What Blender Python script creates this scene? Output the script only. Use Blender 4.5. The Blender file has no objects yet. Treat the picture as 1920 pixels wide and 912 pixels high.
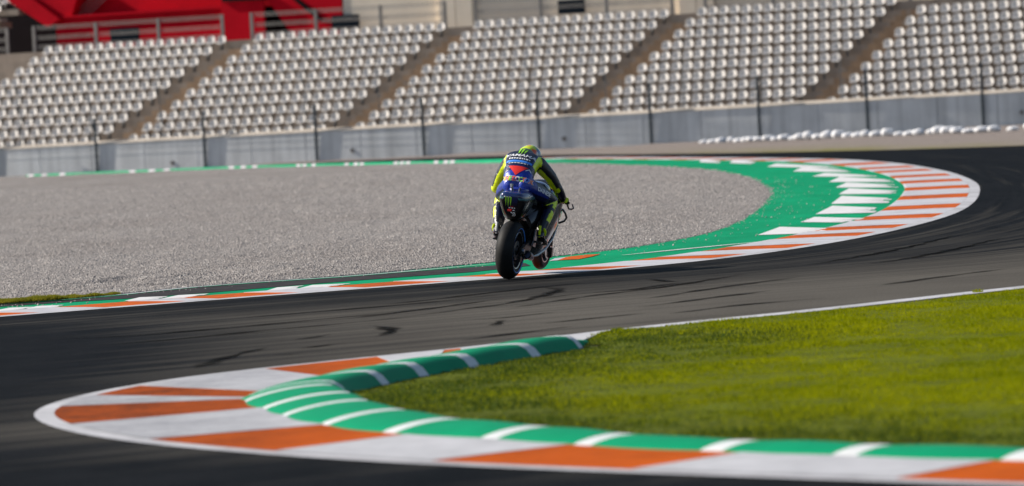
import bpy, bmesh, math, random
import numpy as np
from mathutils import Vector, Matrix
from mathutils.bvhtree import BVHTree

random.seed(7); rng = np.random.default_rng(7)
scn = bpy.context.scene
COL = scn.collection
R = math.radians

# ------------------------------------------------------------------ camera
cam_d = bpy.data.cameras.new('camera')
cam = bpy.data.objects.new('camera', cam_d); COL.objects.link(cam)
ROLL = R(3.1); PITCH = math.atan(259 * math.cos(ROLL) / 10667.0)
_f = Vector((0, math.cos(PITCH), -math.sin(PITCH))); _r = Vector((1, 0, 0)); _u = _r.cross(_f)
_cr = _r * math.cos(ROLL) - _u * math.sin(ROLL); _cu = _u * math.cos(ROLL) + _r * math.sin(ROLL)
_m = Matrix((_cr, _cu, -_f)).transposed().to_4x4(); _m.translation = Vector((0, 0, 1.98))
cam.matrix_world = _m
cam_d.sensor_width = 36.0; cam_d.lens = 200.0
cam_d.clip_start = 0.5; cam_d.clip_end = 3000.0
cam_d.dof.use_dof = True; cam_d.dof.focus_distance = 65.0; cam_d.dof.aperture_fstop = 3.0
scn.camera = cam

# ------------------------------------------------------------------ sky, sun, exposure
SUN_EL = R(33); SUN_DIR = Vector((-0.972 * math.cos(SUN_EL), 0.235 * math.cos(SUN_EL), math.sin(SUN_EL))).normalized()
w = bpy.data.worlds.new('World'); scn.world = w; w.use_nodes = True
nt = w.node_tree; nt.nodes.clear()
sky = nt.nodes.new('ShaderNodeTexSky'); sky.sky_type = 'NISHITA'; sky.sun_disc = False
sky.sun_elevation = SUN_EL; sky.sun_rotation = math.atan2(SUN_DIR.x, SUN_DIR.y)
bg = nt.nodes.new('ShaderNodeBackground'); bg.inputs[1].default_value = 0.075
wo = nt.nodes.new('ShaderNodeOutputWorld')
nt.links.new(sky.outputs[0], bg.inputs[0]); nt.links.new(bg.outputs[0], wo.inputs[0])
sd = bpy.data.lights.new('sun', 'SUN'); sd.energy = 4.9; sd.angle = R(0.53); sd.color = (1.0, 0.925, 0.83)
so = bpy.data.objects.new('sun', sd); COL.objects.link(so)
so.rotation_euler = (-SUN_DIR).to_track_quat('-Z', 'Y').to_euler()
vs = scn.view_settings
vs.view_transform = 'Standard'; vs.look = 'None'; vs.exposure = 0.55; vs.gamma = 1.0; vs.use_curve_mapping = False

# ------------------------------------------------------------------ surveyed ground lines (metres)
KERB_FAR_EDGE = [(-5.54,61.12),(-4.45,62.05),(-3.34,63.0),(-2.18,63.79),(-0.99,64.61),(-0.11,65.03),(0.65,65.28),(1.16,65.81),(1.51,66.35),(2.03,67.0),(2.46,67.76),(2.82,68.55),(3.23,69.78),(4.08,72.42),(4.7,74.78),(5.43,78.1),(6.07,81.45),(6.7,85.33),(7.42,91.26),(8.18,99.08),(8.92,108.33),(9.39,117.65),(9.67,126.21),(9.79,139.62),(9.52,149.69),(9.01,157.83),(7.9,167.51),(5.65,183.46),(2.8,201.36),(0.94,207.1)]
GRAVEL_EDGE = [(-5.92,65.47),(-4.6,66.71),(-3.88,68.34),(-2.86,68.93),(-1.86,69.42),(-0.52,71.47),(0.26,72.39),(0.82,73.44),(1.6,75.31),(2.15,77.47),(2.74,80.33),(3.36,85.52),(4.04,93.38),(4.71,103.31),(5.08,109.65),(5.37,118.19),(5.57,131.65),(5.31,147.52),(4.38,161.14),(3.34,170.79),(2.17,180.84),(-0.46,198.28),(-4.69,213.96),(-10.17,229.99),(-16.11,240.73),(-19.8,245.92)]
KERB_NEAR_OUTER = [(4.83,53.94),(3.7,52.45),(2.93,51.35),(2.19,50.4),(1.49,49.78),(0.8,48.95),(0.25,48.0),(-0.31,47.01),(-1.03,46.19),(-1.43,45.89),(-1.73,45.49),(-2.1,45.01),(-2.4,44.63),(-2.65,44.14),(-2.99,43.33),(-3.22,42.45),(-3.4,41.2),(-3.46,40.39),(-3.45,39.79),(-3.34,38.97),(-3.14,37.87),(-2.9,36.91),(-2.48,35.59),(-2.11,34.7),(-1.6,33.62),(-1.28,32.98),(-0.75,32.03),(-0.24,31.18),(0.24,30.5),(0.59,29.99),(1.4,28.85),(2.41,27.47)]
KERB_NEAR_INNER = [(0.49,46.3),(0.13,46.18),(-0.21,45.52),(-0.64,44.23),(-1.13,42.91),(-1.52,41.92),(-1.79,40.7),(-1.97,40.22),(-1.98,40.01),(-1.88,38.93),(-1.67,37.72),(-1.52,36.75),(-1.27,35.79),(-0.82,34.41),(-0.25,33.35),(0.32,32.17),(0.62,31.61),(1.22,30.7),(2.03,29.47),(2.54,28.86)]
TRACK_FAR_EDGE = [(14.89,164.02),(11.97,170.45),(8.35,182.41),(4.65,199.62),(2.17,212.84)]
TYRE_LINE = [(7.84,226.31),(11.33,219.85),(15.01,213.56),(17.57,209.87),(19.05,209.51)]
FAR_ORANGE = [(-6.53,62.4),(-5.06,63.79),(-3.4,64.15),(-1.82,65.45),(-0.01,65.77),(0.86,67.12),(2.02,69.21),(2.79,72.05),(3.83,76.06),(4.6,79.32),(5.35,84.47),(6.05,90.34),(6.73,98.02),(7.34,105.99),(7.77,113.44),(8.05,120.7),(8.16,128.53),(8.16,135.21),(8.04,144.12),(7.97,155.29),(7.44,162.76),(6.49,169.72)]
SLASHES = [[(3.38,78.22),(3.88,82.23),(4.57,79.64),(4.11,77.5)],[(4.29,84.42),(4.66,87.35),(5.3,84.75),(4.9,82.56)],[(4.78,89.26),(5.37,94.9),(5.98,91.36),(5.56,88.12)],[(5.44,96.48),(6.01,103.06),(6.63,98.74),(6.3,94.71)],[(6.06,104.85),(6.59,110.39),(7.16,105.46),(6.92,102.51)],[(6.42,112.02),(6.95,117.23),(7.55,111.89),(7.34,108.6)],[(6.69,119.11),(7.29,125.24),(7.86,118.46),(7.71,115.05)],[(6.82,127.89),(7.35,132.2),(7.95,125.33),(7.95,122.1)],[(6.87,137.38),(7.45,144.04),(8.02,134.71),(8.01,130.27)],[(6.75,148.4),(7.25,153.81),(8.04,142.82),(8.07,138.47)],[(6.25,160.59),(6.61,166.78),(7.04,160.54),(6.72,155.6)],[(5.61,166.66),(5.91,173.6),(6.23,167.14),(5.99,161.99)],[(-4.4,64.07),(-4.29,65.13),(-3.93,65.0),(-4.02,63.56)],[(-4.0,64.13),(-3.85,65.14),(-3.45,65.14),(-3.67,63.88)],[(-2.83,65.05),(-2.75,66.05),(-2.42,66.27),(-2.55,64.97)],[(-2.47,65.21),(-2.35,66.26),(-1.87,66.12),(-2.16,65.06)],[(-5.82,62.95),(-5.66,63.87),(-5.35,63.74),(-5.5,62.64)],[(-5.45,62.81),(-5.37,63.93),(-5.03,63.84),(-5.15,62.78)]]
OLD_STRIP = [(-6.19,64.33),(-5.84,64.47),(-5.13,64.77),(-4.48,64.89),(-3.47,65.54),(-2.28,66.82),(-1.54,67.35),(-0.5,68.02),(0.21,69.37),(0.15,70.65),(-0.51,70.16),(-1.85,68.85),(-2.84,68.39),(-3.84,67.69),(-4.57,66.21),(-5.19,65.58),(-5.91,65.27),(-6.26,65.12)]
WHITE_EDGE = [(-5.3,65.39),(-4.98,65.95),(-4.58,66.42),(-3.85,67.91),(-2.85,68.62),(-1.85,69.08),(-0.51,70.63),(-0.01,71.21)]
APRON_LINE = [(1.37,71.79),(2.19,73.1),(3.25,74.7)]
ARROW_ORANGE = [(0.56,71.05),(0.82,71.03),(1.0,71.91),(1.12,72.81),(0.95,72.91),(0.68,72.3)]
ARROW_WHITE = [(0.45,70.9),(0.56,71.05),(0.68,72.3),(0.53,71.98)]
NEAR_CUTS = [[(0.6,48.65),(0.49,46.4)],[(0.07,47.58),(0.3,46.53)],[(-0.57,46.62),(-0.49,44.72)],[(-0.72,46.5),(-0.71,44.13)],[(-1.17,46.07),(-0.96,43.43)],[(-2.08,44.98),(-1.47,42.11)],[(-3.07,43.09),(-1.81,40.49)],[(-3.32,41.94),(-1.89,39.83)],[(-3.43,40.57),(-1.97,39.65)],[(-3.14,37.94),(-1.77,38.21)],[(-2.47,35.58),(-1.27,35.79)],[(-1.61,33.68),(-0.73,34.21)],[(-0.6,31.81),(0.21,32.37)],[(0.42,30.26),(1.22,30.7)],[(1.75,28.4),(2.36,29.06)],[(2.57,27.23),(3.07,28.04)]]
TIP_SLIVER = [(0.26,46.74),(0.4,46.82),(0.57,46.97),(0.56,46.62),(0.5,46.39)]
BANDS = [(0.41,45.39),(-0.11,44.39),(-0.55,43.06),(-0.9,42.08),(-1.16,41.16),(-1.25,39.83),(-1.86,39.26),(-1.73,38.11),(-1.55,37.09),(-1.21,35.74),(-0.8,34.49),(-0.23,33.32),(0.33,32.21),(1.03,31.06),(1.72,30.0),(2.48,28.96)]
SKIDS = [[(-1.36,52.79),(-1.24,52.37),(-1.17,51.89),(-1.13,51.35),(-1.17,50.57),(-1.25,50.09)],[(-1.98,50.47),(-1.81,50.83),(-1.66,51.34)],[(-2.6,45.59),(-2.46,47.24),(-2.31,48.28),(-2.15,49.24)],[(-2.05,47.44),(-1.79,47.43)],[(0.21,61.62),(0.34,61.04),(0.45,60.5),(0.46,59.97),(0.33,58.81),(0.12,57.54),(-0.19,56.48),(-0.45,55.99),(-0.86,55.02),(-1.36,54.37)],[(1.48,62.01),(1.68,60.73),(1.89,60.55)],[(1.85,60.44),(1.66,60.04),(1.2,58.89),(0.74,58.48),(0.42,58.02),(0.12,57.38)],[(-0.44,52.91),(-0.13,52.99),(0.38,53.74)],[(-0.2,51.18),(-0.13,52.46)],[(0.22,51.08),(0.69,51.68),(1.23,52.34)],[(2.54,62.05),(1.59,59.28),(0.72,57.53),(-0.09,55.29)],[(3.02,60.04),(2.1,58.08),(1.22,55.79)],[(3.74,62.63),(4.44,64.27),(5.29,67.25),(6.1,70.78)],[(3.2,63.65),(3.93,65.75),(4.75,68.65),(5.77,73.31)],[(-1.86,48.46),(-1.52,49.09),(-1.24,49.18)],[(3.54,55.97),(4.24,57.5),(5.2,59.25)],[(0.79,62.09),(0.2,61.09),(-0.37,60.12),(-1.03,58.86),(-1.77,57.83)],[(-0.5,48.32),(-0.04,49.17),(0.52,50.16)],[(-3.81,51.48),(-3.12,52.1),(-2.43,52.99),(-1.65,53.71),(-0.86,54.73)],[(-4.57,53.63),(-3.76,53.54),(-2.88,54.13),(-1.9,55.14),(-0.88,56.49)],[(2.57,56.46),(1.88,55.21),(1.18,53.8)],[(2.93,53.54),(2.15,53.02),(1.37,51.74)],[(-1.68,54.83),(-0.88,56.49),(-0.09,58.34)],[(-2.9,56.58),(-1.97,57.38),(-1.02,58.21),(-0.08,59.66)]]
STRIP_GRASS = [(-6.09,63.36),(-5.89,65.07),(-5.18,65.37),(-4.59,66.63),(-4.7,68.13),(-5.34,67.46),(-6.11,67.57),(-6.36,66.14)]
FAR_STRIP = [(1.98,191.44),(-0.46,196.44),(-4.6,209.72),(-9.95,225.09),(-15.84,236.69),(-19.8,245.92)]
DASHES = [(-18.16,242.54),(-17.56,241.07),(-16.96,239.62),(-14.63,233.98),(-14.06,232.61),(-13.53,231.32),(-11.45,226.3),(-10.97,225.14),(-10.47,223.93),(-8.59,219.39),(-8.16,218.35),(-7.76,217.37),(-6.03,213.19),(-5.65,212.26),(-5.24,211.29),(-3.67,207.48),(-3.33,206.65),(-2.93,205.68),(-1.53,202.3),(-1.17,201.42),(-0.8,200.54),(1.25,195.57),(1.61,194.7)]


# ------------------------------------------------------------------ helpers
def tag(o, label=None, cat=None, group=None, kind=None):
    if label: o['label'] = label
    if cat: o['category'] = cat
    if group: o['group'] = group
    if kind: o['kind'] = kind
    return o

def link(name, me, parent=None, mat=None):
    o = bpy.data.objects.new(name, me); COL.objects.link(o)
    if parent: o.parent = parent
    if mat is not None and me is not None:
        me.materials.clear()
        for m in (mat if isinstance(mat, (list, tuple)) else [mat]): me.materials.append(m)
    return o

def empty(name, loc=(0, 0, 0), rot=(0, 0, 0)):
    o = bpy.data.objects.new(name, None); COL.objects.link(o)
    o.location = loc; o.rotation_euler = rot; o.empty_display_size = 0.2
    return o

def mesh(name, v, f, smooth=False):
    me = bpy.data.meshes.new(name)
    me.from_pydata([tuple(map(float, p)) for p in v], [], [tuple(map(int, q)) for q in f]); me.update()
    if smooth: me.shade_smooth()
    return me

def tri_mesh(name, v, f):
    """fast numpy triangle mesh"""
    v = np.asarray(v, np.float32); f = np.asarray(f, np.int32)
    me = bpy.data.meshes.new(name)
    me.vertices.add(len(v)); me.vertices.foreach_set('co', v.ravel())
    k = f.shape[1]
    me.loops.add(f.size); me.loops.foreach_set('vertex_index', f.ravel())
    me.polygons.add(len(f)); me.polygons.foreach_set('loop_start', np.arange(len(f), dtype=np.int32) * k)
    me.update(calc_edges=True)
    return me

class MB:
    """collects simple solids into one mesh"""
    def __init__(s): s.v = []; s.f = []
    def add(s, v, f):
        n = len(s.v); s.v += [tuple(p) for p in v]; s.f += [tuple(n + i for i in q) for q in f]; return s
    def box(s, c, d, rz=0.0, rot=None):
        M = rot if rot is not None else Matrix.Rotation(rz, 3, 'Z')
        c = Vector(c); hx, hy, hz = d[0] / 2, d[1] / 2, d[2] / 2
        v = [c + M @ Vector((x, y, z)) for z in (-hz, hz) for x, y in ((-hx, -hy), (hx, -hy), (hx, hy), (-hx, hy))]
        return s.add(v, [(3, 2, 1, 0), (4, 5, 6, 7), (0, 1, 5, 4), (1, 2, 6, 5), (2, 3, 7, 6), (3, 0, 4, 7)])
    def tube(s, pts, r, n=8, cap=True):
        pts = [Vector(p) for p in pts]; rs = r if isinstance(r, (list, tuple)) else [r] * len(pts)
        rings = []; up = None
        for i, p in enumerate(pts):
            d = (pts[min(i + 1, len(pts) - 1)] - pts[max(i - 1, 0)]).normalized()
            if up is None: up = Vector((0, 0, 1)) if abs(d.z) < 0.9 else Vector((1, 0, 0))
            a = d.cross(up).normalized(); b = a.cross(d).normalized(); up = b
            rings.append([p + (a * math.cos(t) + b * math.sin(t)) * rs[i] for t in [2 * math.pi * k / n for k in range(n)]])
        return s.loft(rings, cap)
    def loft(s, rings, cap=True):
        n = len(rings[0]); v = [q for r in rings for q in r]; f = []
        for i in range(len(rings) - 1):
            for k in range(n):
                a = i * n + k; b = i * n + (k + 1) % n
                f.append((a, b, b + n, a + n))
        if cap: f.append(tuple(range(n - 1, -1, -1))); f.append(tuple((len(rings) - 1) * n + k for k in range(n)))
        return s.add(v, f)
    def lathe(s, prof, axis='X', n=40, c=(0, 0, 0), closed=False):
        """prof: (axial, radius)"""
        c = Vector(c); v = []; f = []; m = len(prof)
        for k in range(n):
            t = 2 * math.pi * k / n; cs, sn = math.cos(t), math.sin(t)
            for a, r in prof:
                p = {'X': (a, r * cs, r * sn), 'Y': (r * cs, a, r * sn), 'Z': (r * cs, r * sn, a)}[axis]
                v.append(c + Vector(p))
        for k in range(n):
            k2 = (k + 1) % n
            for j in range(m if closed else m - 1):
                j2 = (j + 1) % m
                f.append((k * m + j, k * m + j2, k2 * m + j2, k2 * m + j))
        return s.add(v, f)
    def prism(s, poly, z0, z1):
        n = len(poly)
        v = [(x, y, z0) for x, y in poly] + [(x, y, z1) for x, y in poly]
        f = [tuple(range(n)), tuple(range(2 * n - 1, n - 1, -1))] + [(i, n + i, n + (i + 1) % n, (i + 1) % n) for i in range(n)]
        return s.add(v, f)
    def build(s, name, mat, parent=None, smooth=False, bevel=0.0, recalc=True):
        me = mesh(name, s.v, s.f)
        if recalc or bevel:
            bm = bmesh.new(); bm.from_mesh(me)
            if bevel:
                bmesh.ops.bevel(bm, geom=[e for e in bm.edges if len(e.link_faces) == 2 and e.calc_face_angle(0) > 0.6], offset=bevel, segments=2, affect='EDGES')
            bmesh.ops.recalc_face_normals(bm, faces=bm.faces)
            bm.to_mesh(me); bm.free()
        if smooth:
            me.shade_smooth()
            try: me.set_sharp_from_angle(angle=R(38))
            except Exception: pass
        return link(name, me, parent, mat)

def copy_tree(o, parent=None):
    c = o.copy(); COL.objects.link(c); c.parent = parent
    for ch in o.children: copy_tree(ch, c)
    return c

def resample(pts, step, smooth=0.0):
    """Catmull-Rom through pts, then even spacing; returns (n,2) array"""
    P = np.array(pts, float); Q = np.vstack([2 * P[0] - P[1], P, 2 * P[-1] - P[-2]]); out = []
    for i in range(1, len(Q) - 2):
        p0, p1, p2, p3 = Q[i - 1], Q[i], Q[i + 1], Q[i + 2]
        for t in np.linspace(0, 1, 24, endpoint=False):
            out.append(0.5 * (2 * p1 + (p2 - p0) * t + (2 * p0 - 5 * p1 + 4 * p2 - p3) * t * t + (3 * p1 - p0 - 3 * p2 + p3) * t ** 3))
    out.append(P[-1]); out = np.array(out)
    def even(o):
        d = np.r_[0, np.cumsum(np.hypot(*np.diff(o, axis=0).T))]
        s = np.linspace(0, d[-1], max(2, int(d[-1] / step) + 1))
        return np.c_[np.interp(s, d, o[:, 0]), np.interp(s, d, o[:, 1])]
    out = even(out)
    if smooth > 0:
        k = max(1, int(smooth / step)); ker = np.exp(-0.5 * (np.arange(-3 * k, 3 * k + 1) / k) ** 2); ker /= ker.sum()
        a = 2 * out[0] - out[1:3 * k + 1][::-1]; b = 2 * out[-1] - out[-3 * k - 1:-1][::-1]
        e = np.vstack([a, out, b])
        out = even(np.c_[np.convolve(e[:, 0], ker, 'valid'), np.convolve(e[:, 1], ker, 'valid')])
    return out

class Path:
    def __init__(s, pts):
        s.p = np.asarray(pts); s.s = np.r_[0, np.cumsum(np.hypot(*np.diff(s.p, axis=0).T))]; s.L = s.s[-1]
        d = np.gradient(s.p, axis=0); d /= np.hypot(d[:, 0], d[:, 1])[:, None]; s.d = d
    def at(s, q): return np.array([np.interp(q, s.s, s.p[:, 0]), np.interp(q, s.s, s.p[:, 1])])
    def nrm(s, q):   # to the left of travel
        d = np.array([np.interp(q, s.s, s.d[:, 0]), np.interp(q, s.s, s.d[:, 1])]); d /= np.hypot(*d)
        return np.array([-d[1], d[0]])
    def off(s, q, t): return s.at(q) + s.nrm(q) * t
    def near(s, pt):
        i = int(np.argmin(((s.p - np.asarray(pt)) ** 2).sum(1))); return s.s[i]

def vnoise(x, y, seed=0):
    """2-D value noise in -1..1"""
    x = np.asarray(x, float); y = np.asarray(y, float)
    xi = np.floor(x).astype(np.int64); yi = np.floor(y).astype(np.int64); fx = x - xi; fy = y - yi
    fx = fx * fx * (3 - 2 * fx); fy = fy * fy * (3 - 2 * fy)
    def h(a, b):
        n = (a * 374761393 + b * 668265263 + seed * 974711) & 0x7fffffff
        n = ((n ^ (n >> 13)) * 1274126177) & 0x7fffffff
        return ((n ^ (n >> 16)) & 0xffff) / 32767.5 - 1
    return (h(xi, yi) * (1 - fx) + h(xi + 1, yi) * fx) * (1 - fy) + (h(xi, yi + 1) * (1 - fx) + h(xi + 1, yi + 1) * fx) * fy

def in_poly(px, py, poly):
    poly = np.asarray(poly); r = np.zeros(len(px), bool); j = len(poly) - 1
    for i in range(len(poly)):
        xi, yi = poly[i]; xj, yj = poly[j]
        c = ((yi > py) != (yj > py)) & (px < (xj - xi) * (py - yi) / (yj - yi + 1e-12) + xi)
        r ^= c; j = i
    return r

def poly_sheet(name, poly, z, mat, parent=None, thick=0.0):
    """flat (possibly concave) polygon triangulated by Blender"""
    bm = bmesh.new(); vs_ = [bm.verts.new((float(x), float(y), z)) for x, y in poly]
    f = bm.faces.new(vs_); bm.normal_update()
    if f.normal.z < 0: f.normal_flip()
    if thick:
        r = bmesh.ops.extrude_face_region(bm, geom=[f])
        for g in r['geom']:
            if isinstance(g, bmesh.types.BMVert): g.co.z -= thick
        bmesh.ops.recalc_face_normals(bm, faces=bm.faces)
    bmesh.ops.triangulate(bm, faces=bm.faces)
    me = bpy.data.meshes.new(name); bm.to_mesh(me); bm.free()
    return link(name, me, parent, mat)

# ------------------------------------------------------------------ materials
class NT:
    def __init__(s, name):
        s.m = bpy.data.materials.new(name); s.m.use_nodes = True; s.t = s.m.node_tree
        s.b = s.t.nodes['Principled BSDF']; s.out = s.t.nodes['Material Output']
    def n(s, t, **kw):
        o = s.t.nodes.new(t)
        for k, v in kw.items(): setattr(o, k, v)
        return o
    def l(s, a, b): s.t.links.new(a, b)
    def coord(s, kind='Object'): return s.n('ShaderNodeTexCoord').outputs[kind]
    def mapping(s, src, scale=(1, 1, 1), loc=(0, 0, 0)):
        m = s.n('ShaderNodeMapping'); m.inputs['Scale'].default_value = scale; m.inputs['Location'].default_value = loc
        s.l(src, m.inputs['Vector']); return m.outputs[0]
    def noise(s, vec, scale, detail=4, rough=0.55):
        n = s.n('ShaderNodeTexNoise'); n.inputs['Scale'].default_value = scale; n.inputs['Detail'].default_value = detail
        n.inputs['Roughness'].default_value = rough; s.l(vec, n.inputs['Vector']); return n.outputs[0]
    def ramp(s, fac, stops):
        r = s.n('ShaderNodeValToRGB'); e = r.color_ramp.elements
        while len(e) < len(stops): e.new(0.5)
        for i, (p, c) in enumerate(stops): e[i].position = p; e[i].color = (c, c, c, 1) if not hasattr(c, '__len__') else (*c, 1)
        s.l(fac, r.inputs[0]); return r.outputs[0]
    def mix(s, fac, a, b, mode='MIX'):
        m = s.n('ShaderNodeMix', data_type='RGBA', blend_type=mode)
        for i, v in ((0, fac), (6, a), (7, b)):
            if hasattr(v, 'is_linked') or isinstance(v, bpy.types.NodeSocket): s.l(v, m.inputs[i])
            elif i == 0: m.inputs[0].default_value = v
            else: m.inputs[i].default_value = (*v, 1)
        return m.outputs[2]
    def math(s, op, a, b=0.0):
        m = s.n('ShaderNodeMath', operation=op)
        for i, v in ((0, a), (1, b)):
            if isinstance(v, bpy.types.NodeSocket): s.l(v, m.inputs[i])
            else: m.inputs[i].default_value = v
        return m.outputs[0]
    def bump(s, h, strength=0.3, dist=0.02):
        b = s.n('ShaderNodeBump'); b.inputs['Strength'].default_value = strength; b.inputs['Distance'].default_value = dist
        s.l(h, b.inputs['Height']); s.l(b.outputs[0], s.b.inputs['Normal'])
    def set(s, color=None, rough=None, metal=None, spec=None, coat=None):
        if color is not None:
            if isinstance(color, bpy.types.NodeSocket): s.l(color, s.b.inputs['Base Color'])
            else: s.b.inputs['Base Color'].default_value = (*color, 1)
        if rough is not None:
            if isinstance(rough, bpy.types.NodeSocket): s.l(rough, s.b.inputs['Roughness'])
            else: s.b.inputs['Roughness'].default_value = rough
        if metal is not None: s.b.inputs['Metallic'].default_value = metal
        if spec is not None: s.b.inputs['Specular IOR Level'].default_value = spec
        if coat is not None: s.b.inputs['Coat Weight'].default_value = coat; s.b.inputs['Coat Roughness'].default_value = 0.08
        return s.m

def paint(name, col, rough=0.5, var=0.12, scale=3.0, wear=None, metal=0.0, spec=0.05, coat=None, coord='Object', dirt_scale=1.0, bump=0.0, rubber=0.0):
    """a painted / plain surface with blotchy variation and optional wear patches"""
    k = NT(name); v = k.coord(coord)
    n = k.noise(v, scale, 5, 0.6)
    dark = tuple(c * (1 - var * 1.6) for c in col); lite = tuple(min(1, c * (1 + var)) for c in col)
    c = k.mix(k.ramp(n, [(0.25, 0), (0.75, 1)]), dark, lite)
    if wear:
        n2 = k.noise(v, 5.0 * dirt_scale, 8, 0.72)
        c = k.mix(k.ramp(n2, [(wear[1], 0), (wear[1] + 0.12, 1)]), c, wear[0])
    if rubber:
        n3 = k.noise(v, 0.9, 9, 0.75); n4 = k.noise(v, 16, 6, 0.7)
        c = k.mix(k.math('MULTIPLY', k.ramp(n3, [(0.48, 0), (0.66, rubber)]), k.ramp(n4, [(0.35, 0.25), (0.65, 1)])), c, (0.035, 0.032, 0.032))
    k.set(c, rough, metal, spec, coat)
    if bump: k.bump(k.noise(v, 40, 4), bump, 0.01)
    return k.m

def flat(name, col, rough=0.5, metal=0.0, spec=0.5, coat=None): return paint(name, col, rough, 0.06, 12.0, None, metal, spec, coat)

WHITE = (0.62, 0.62, 0.63); ORANGE = (0.52, 0.092, 0.002); GREEN = (0.003, 0.26, 0.115)
M = {}
M['kerb_white'] = paint('kerb_white_paint', (0.47, 0.47, 0.50), 0.6, 0.12, 2.5, ((0.34, 0.33, 0.33), 0.58), bump=0.25, rubber=0.42)
M['kerb_orange'] = paint('kerb_orange_paint', ORANGE, 0.62, 0.22, 3.0, ((0.26, 0.055, 0.006), 0.54), bump=0.25, rubber=0.75)
M['kerb_green'] = paint('kerb_green_paint', (0.004, 0.285, 0.13), 0.5, 0.10, 2.0, ((0.004, 0.16, 0.08), 0.66), bump=0.15)
M['edge_white'] = paint('edge_line_paint', (0.46, 0.46, 0.48), 0.6, 0.15, 1.5, ((0.16, 0.16, 0.165), 0.60), bump=0.2, rubber=0.5)
M['slash_white'] = paint('slash_white_paint', (0.62, 0.62, 0.62), 0.6, 0.08, 2.0, ((0.25, 0.42, 0.34), 0.66))
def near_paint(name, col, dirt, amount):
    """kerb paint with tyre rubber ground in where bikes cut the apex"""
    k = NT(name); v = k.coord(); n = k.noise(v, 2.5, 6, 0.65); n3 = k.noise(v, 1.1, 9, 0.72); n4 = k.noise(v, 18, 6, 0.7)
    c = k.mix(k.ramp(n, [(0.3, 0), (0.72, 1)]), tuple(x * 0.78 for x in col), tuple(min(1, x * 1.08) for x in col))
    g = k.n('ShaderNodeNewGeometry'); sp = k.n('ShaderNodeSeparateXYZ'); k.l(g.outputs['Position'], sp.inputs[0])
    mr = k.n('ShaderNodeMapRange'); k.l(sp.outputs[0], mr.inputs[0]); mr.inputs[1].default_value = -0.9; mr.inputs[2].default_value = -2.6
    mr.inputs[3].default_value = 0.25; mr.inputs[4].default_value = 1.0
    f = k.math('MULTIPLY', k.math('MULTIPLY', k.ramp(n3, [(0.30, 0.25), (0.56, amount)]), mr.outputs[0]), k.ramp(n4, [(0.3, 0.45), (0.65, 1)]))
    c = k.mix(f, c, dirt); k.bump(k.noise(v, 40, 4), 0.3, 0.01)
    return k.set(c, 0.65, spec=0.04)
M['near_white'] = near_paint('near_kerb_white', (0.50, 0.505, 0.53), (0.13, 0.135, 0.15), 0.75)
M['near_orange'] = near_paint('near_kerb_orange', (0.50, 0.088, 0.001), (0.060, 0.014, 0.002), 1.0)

def m_apron():
    k = NT('apron_green_paint'); v = k.coord()
    a = k.noise(k.mapping(v, (1, 0.35, 1)), 1.3, 6, 0.6); b = k.noise(v, 7, 8, 0.7); d = k.noise(k.mapping(v, (1, .3, 1)), 0.25, 3)
    c = k.mix(k.ramp(a, [(0.3, 0), (0.7, 1)]), (0.002, 0.20, 0.088), (0.004, 0.285, 0.128))
    c = k.mix(k.ramp(b, [(0.66, 0), (0.78, 0.8)]), c, (0.012, 0.10, 0.06))
    c = k.mix(k.ramp(d, [(0.45, 0), (0.75, 0.35)]), c, (0.004, 0.15, 0.075))
    k.bump(k.noise(v, 60, 3), 0.2, 0.008)
    return k.set(c, 0.75, spec=0.03)
M['apron'] = m_apron()

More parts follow.
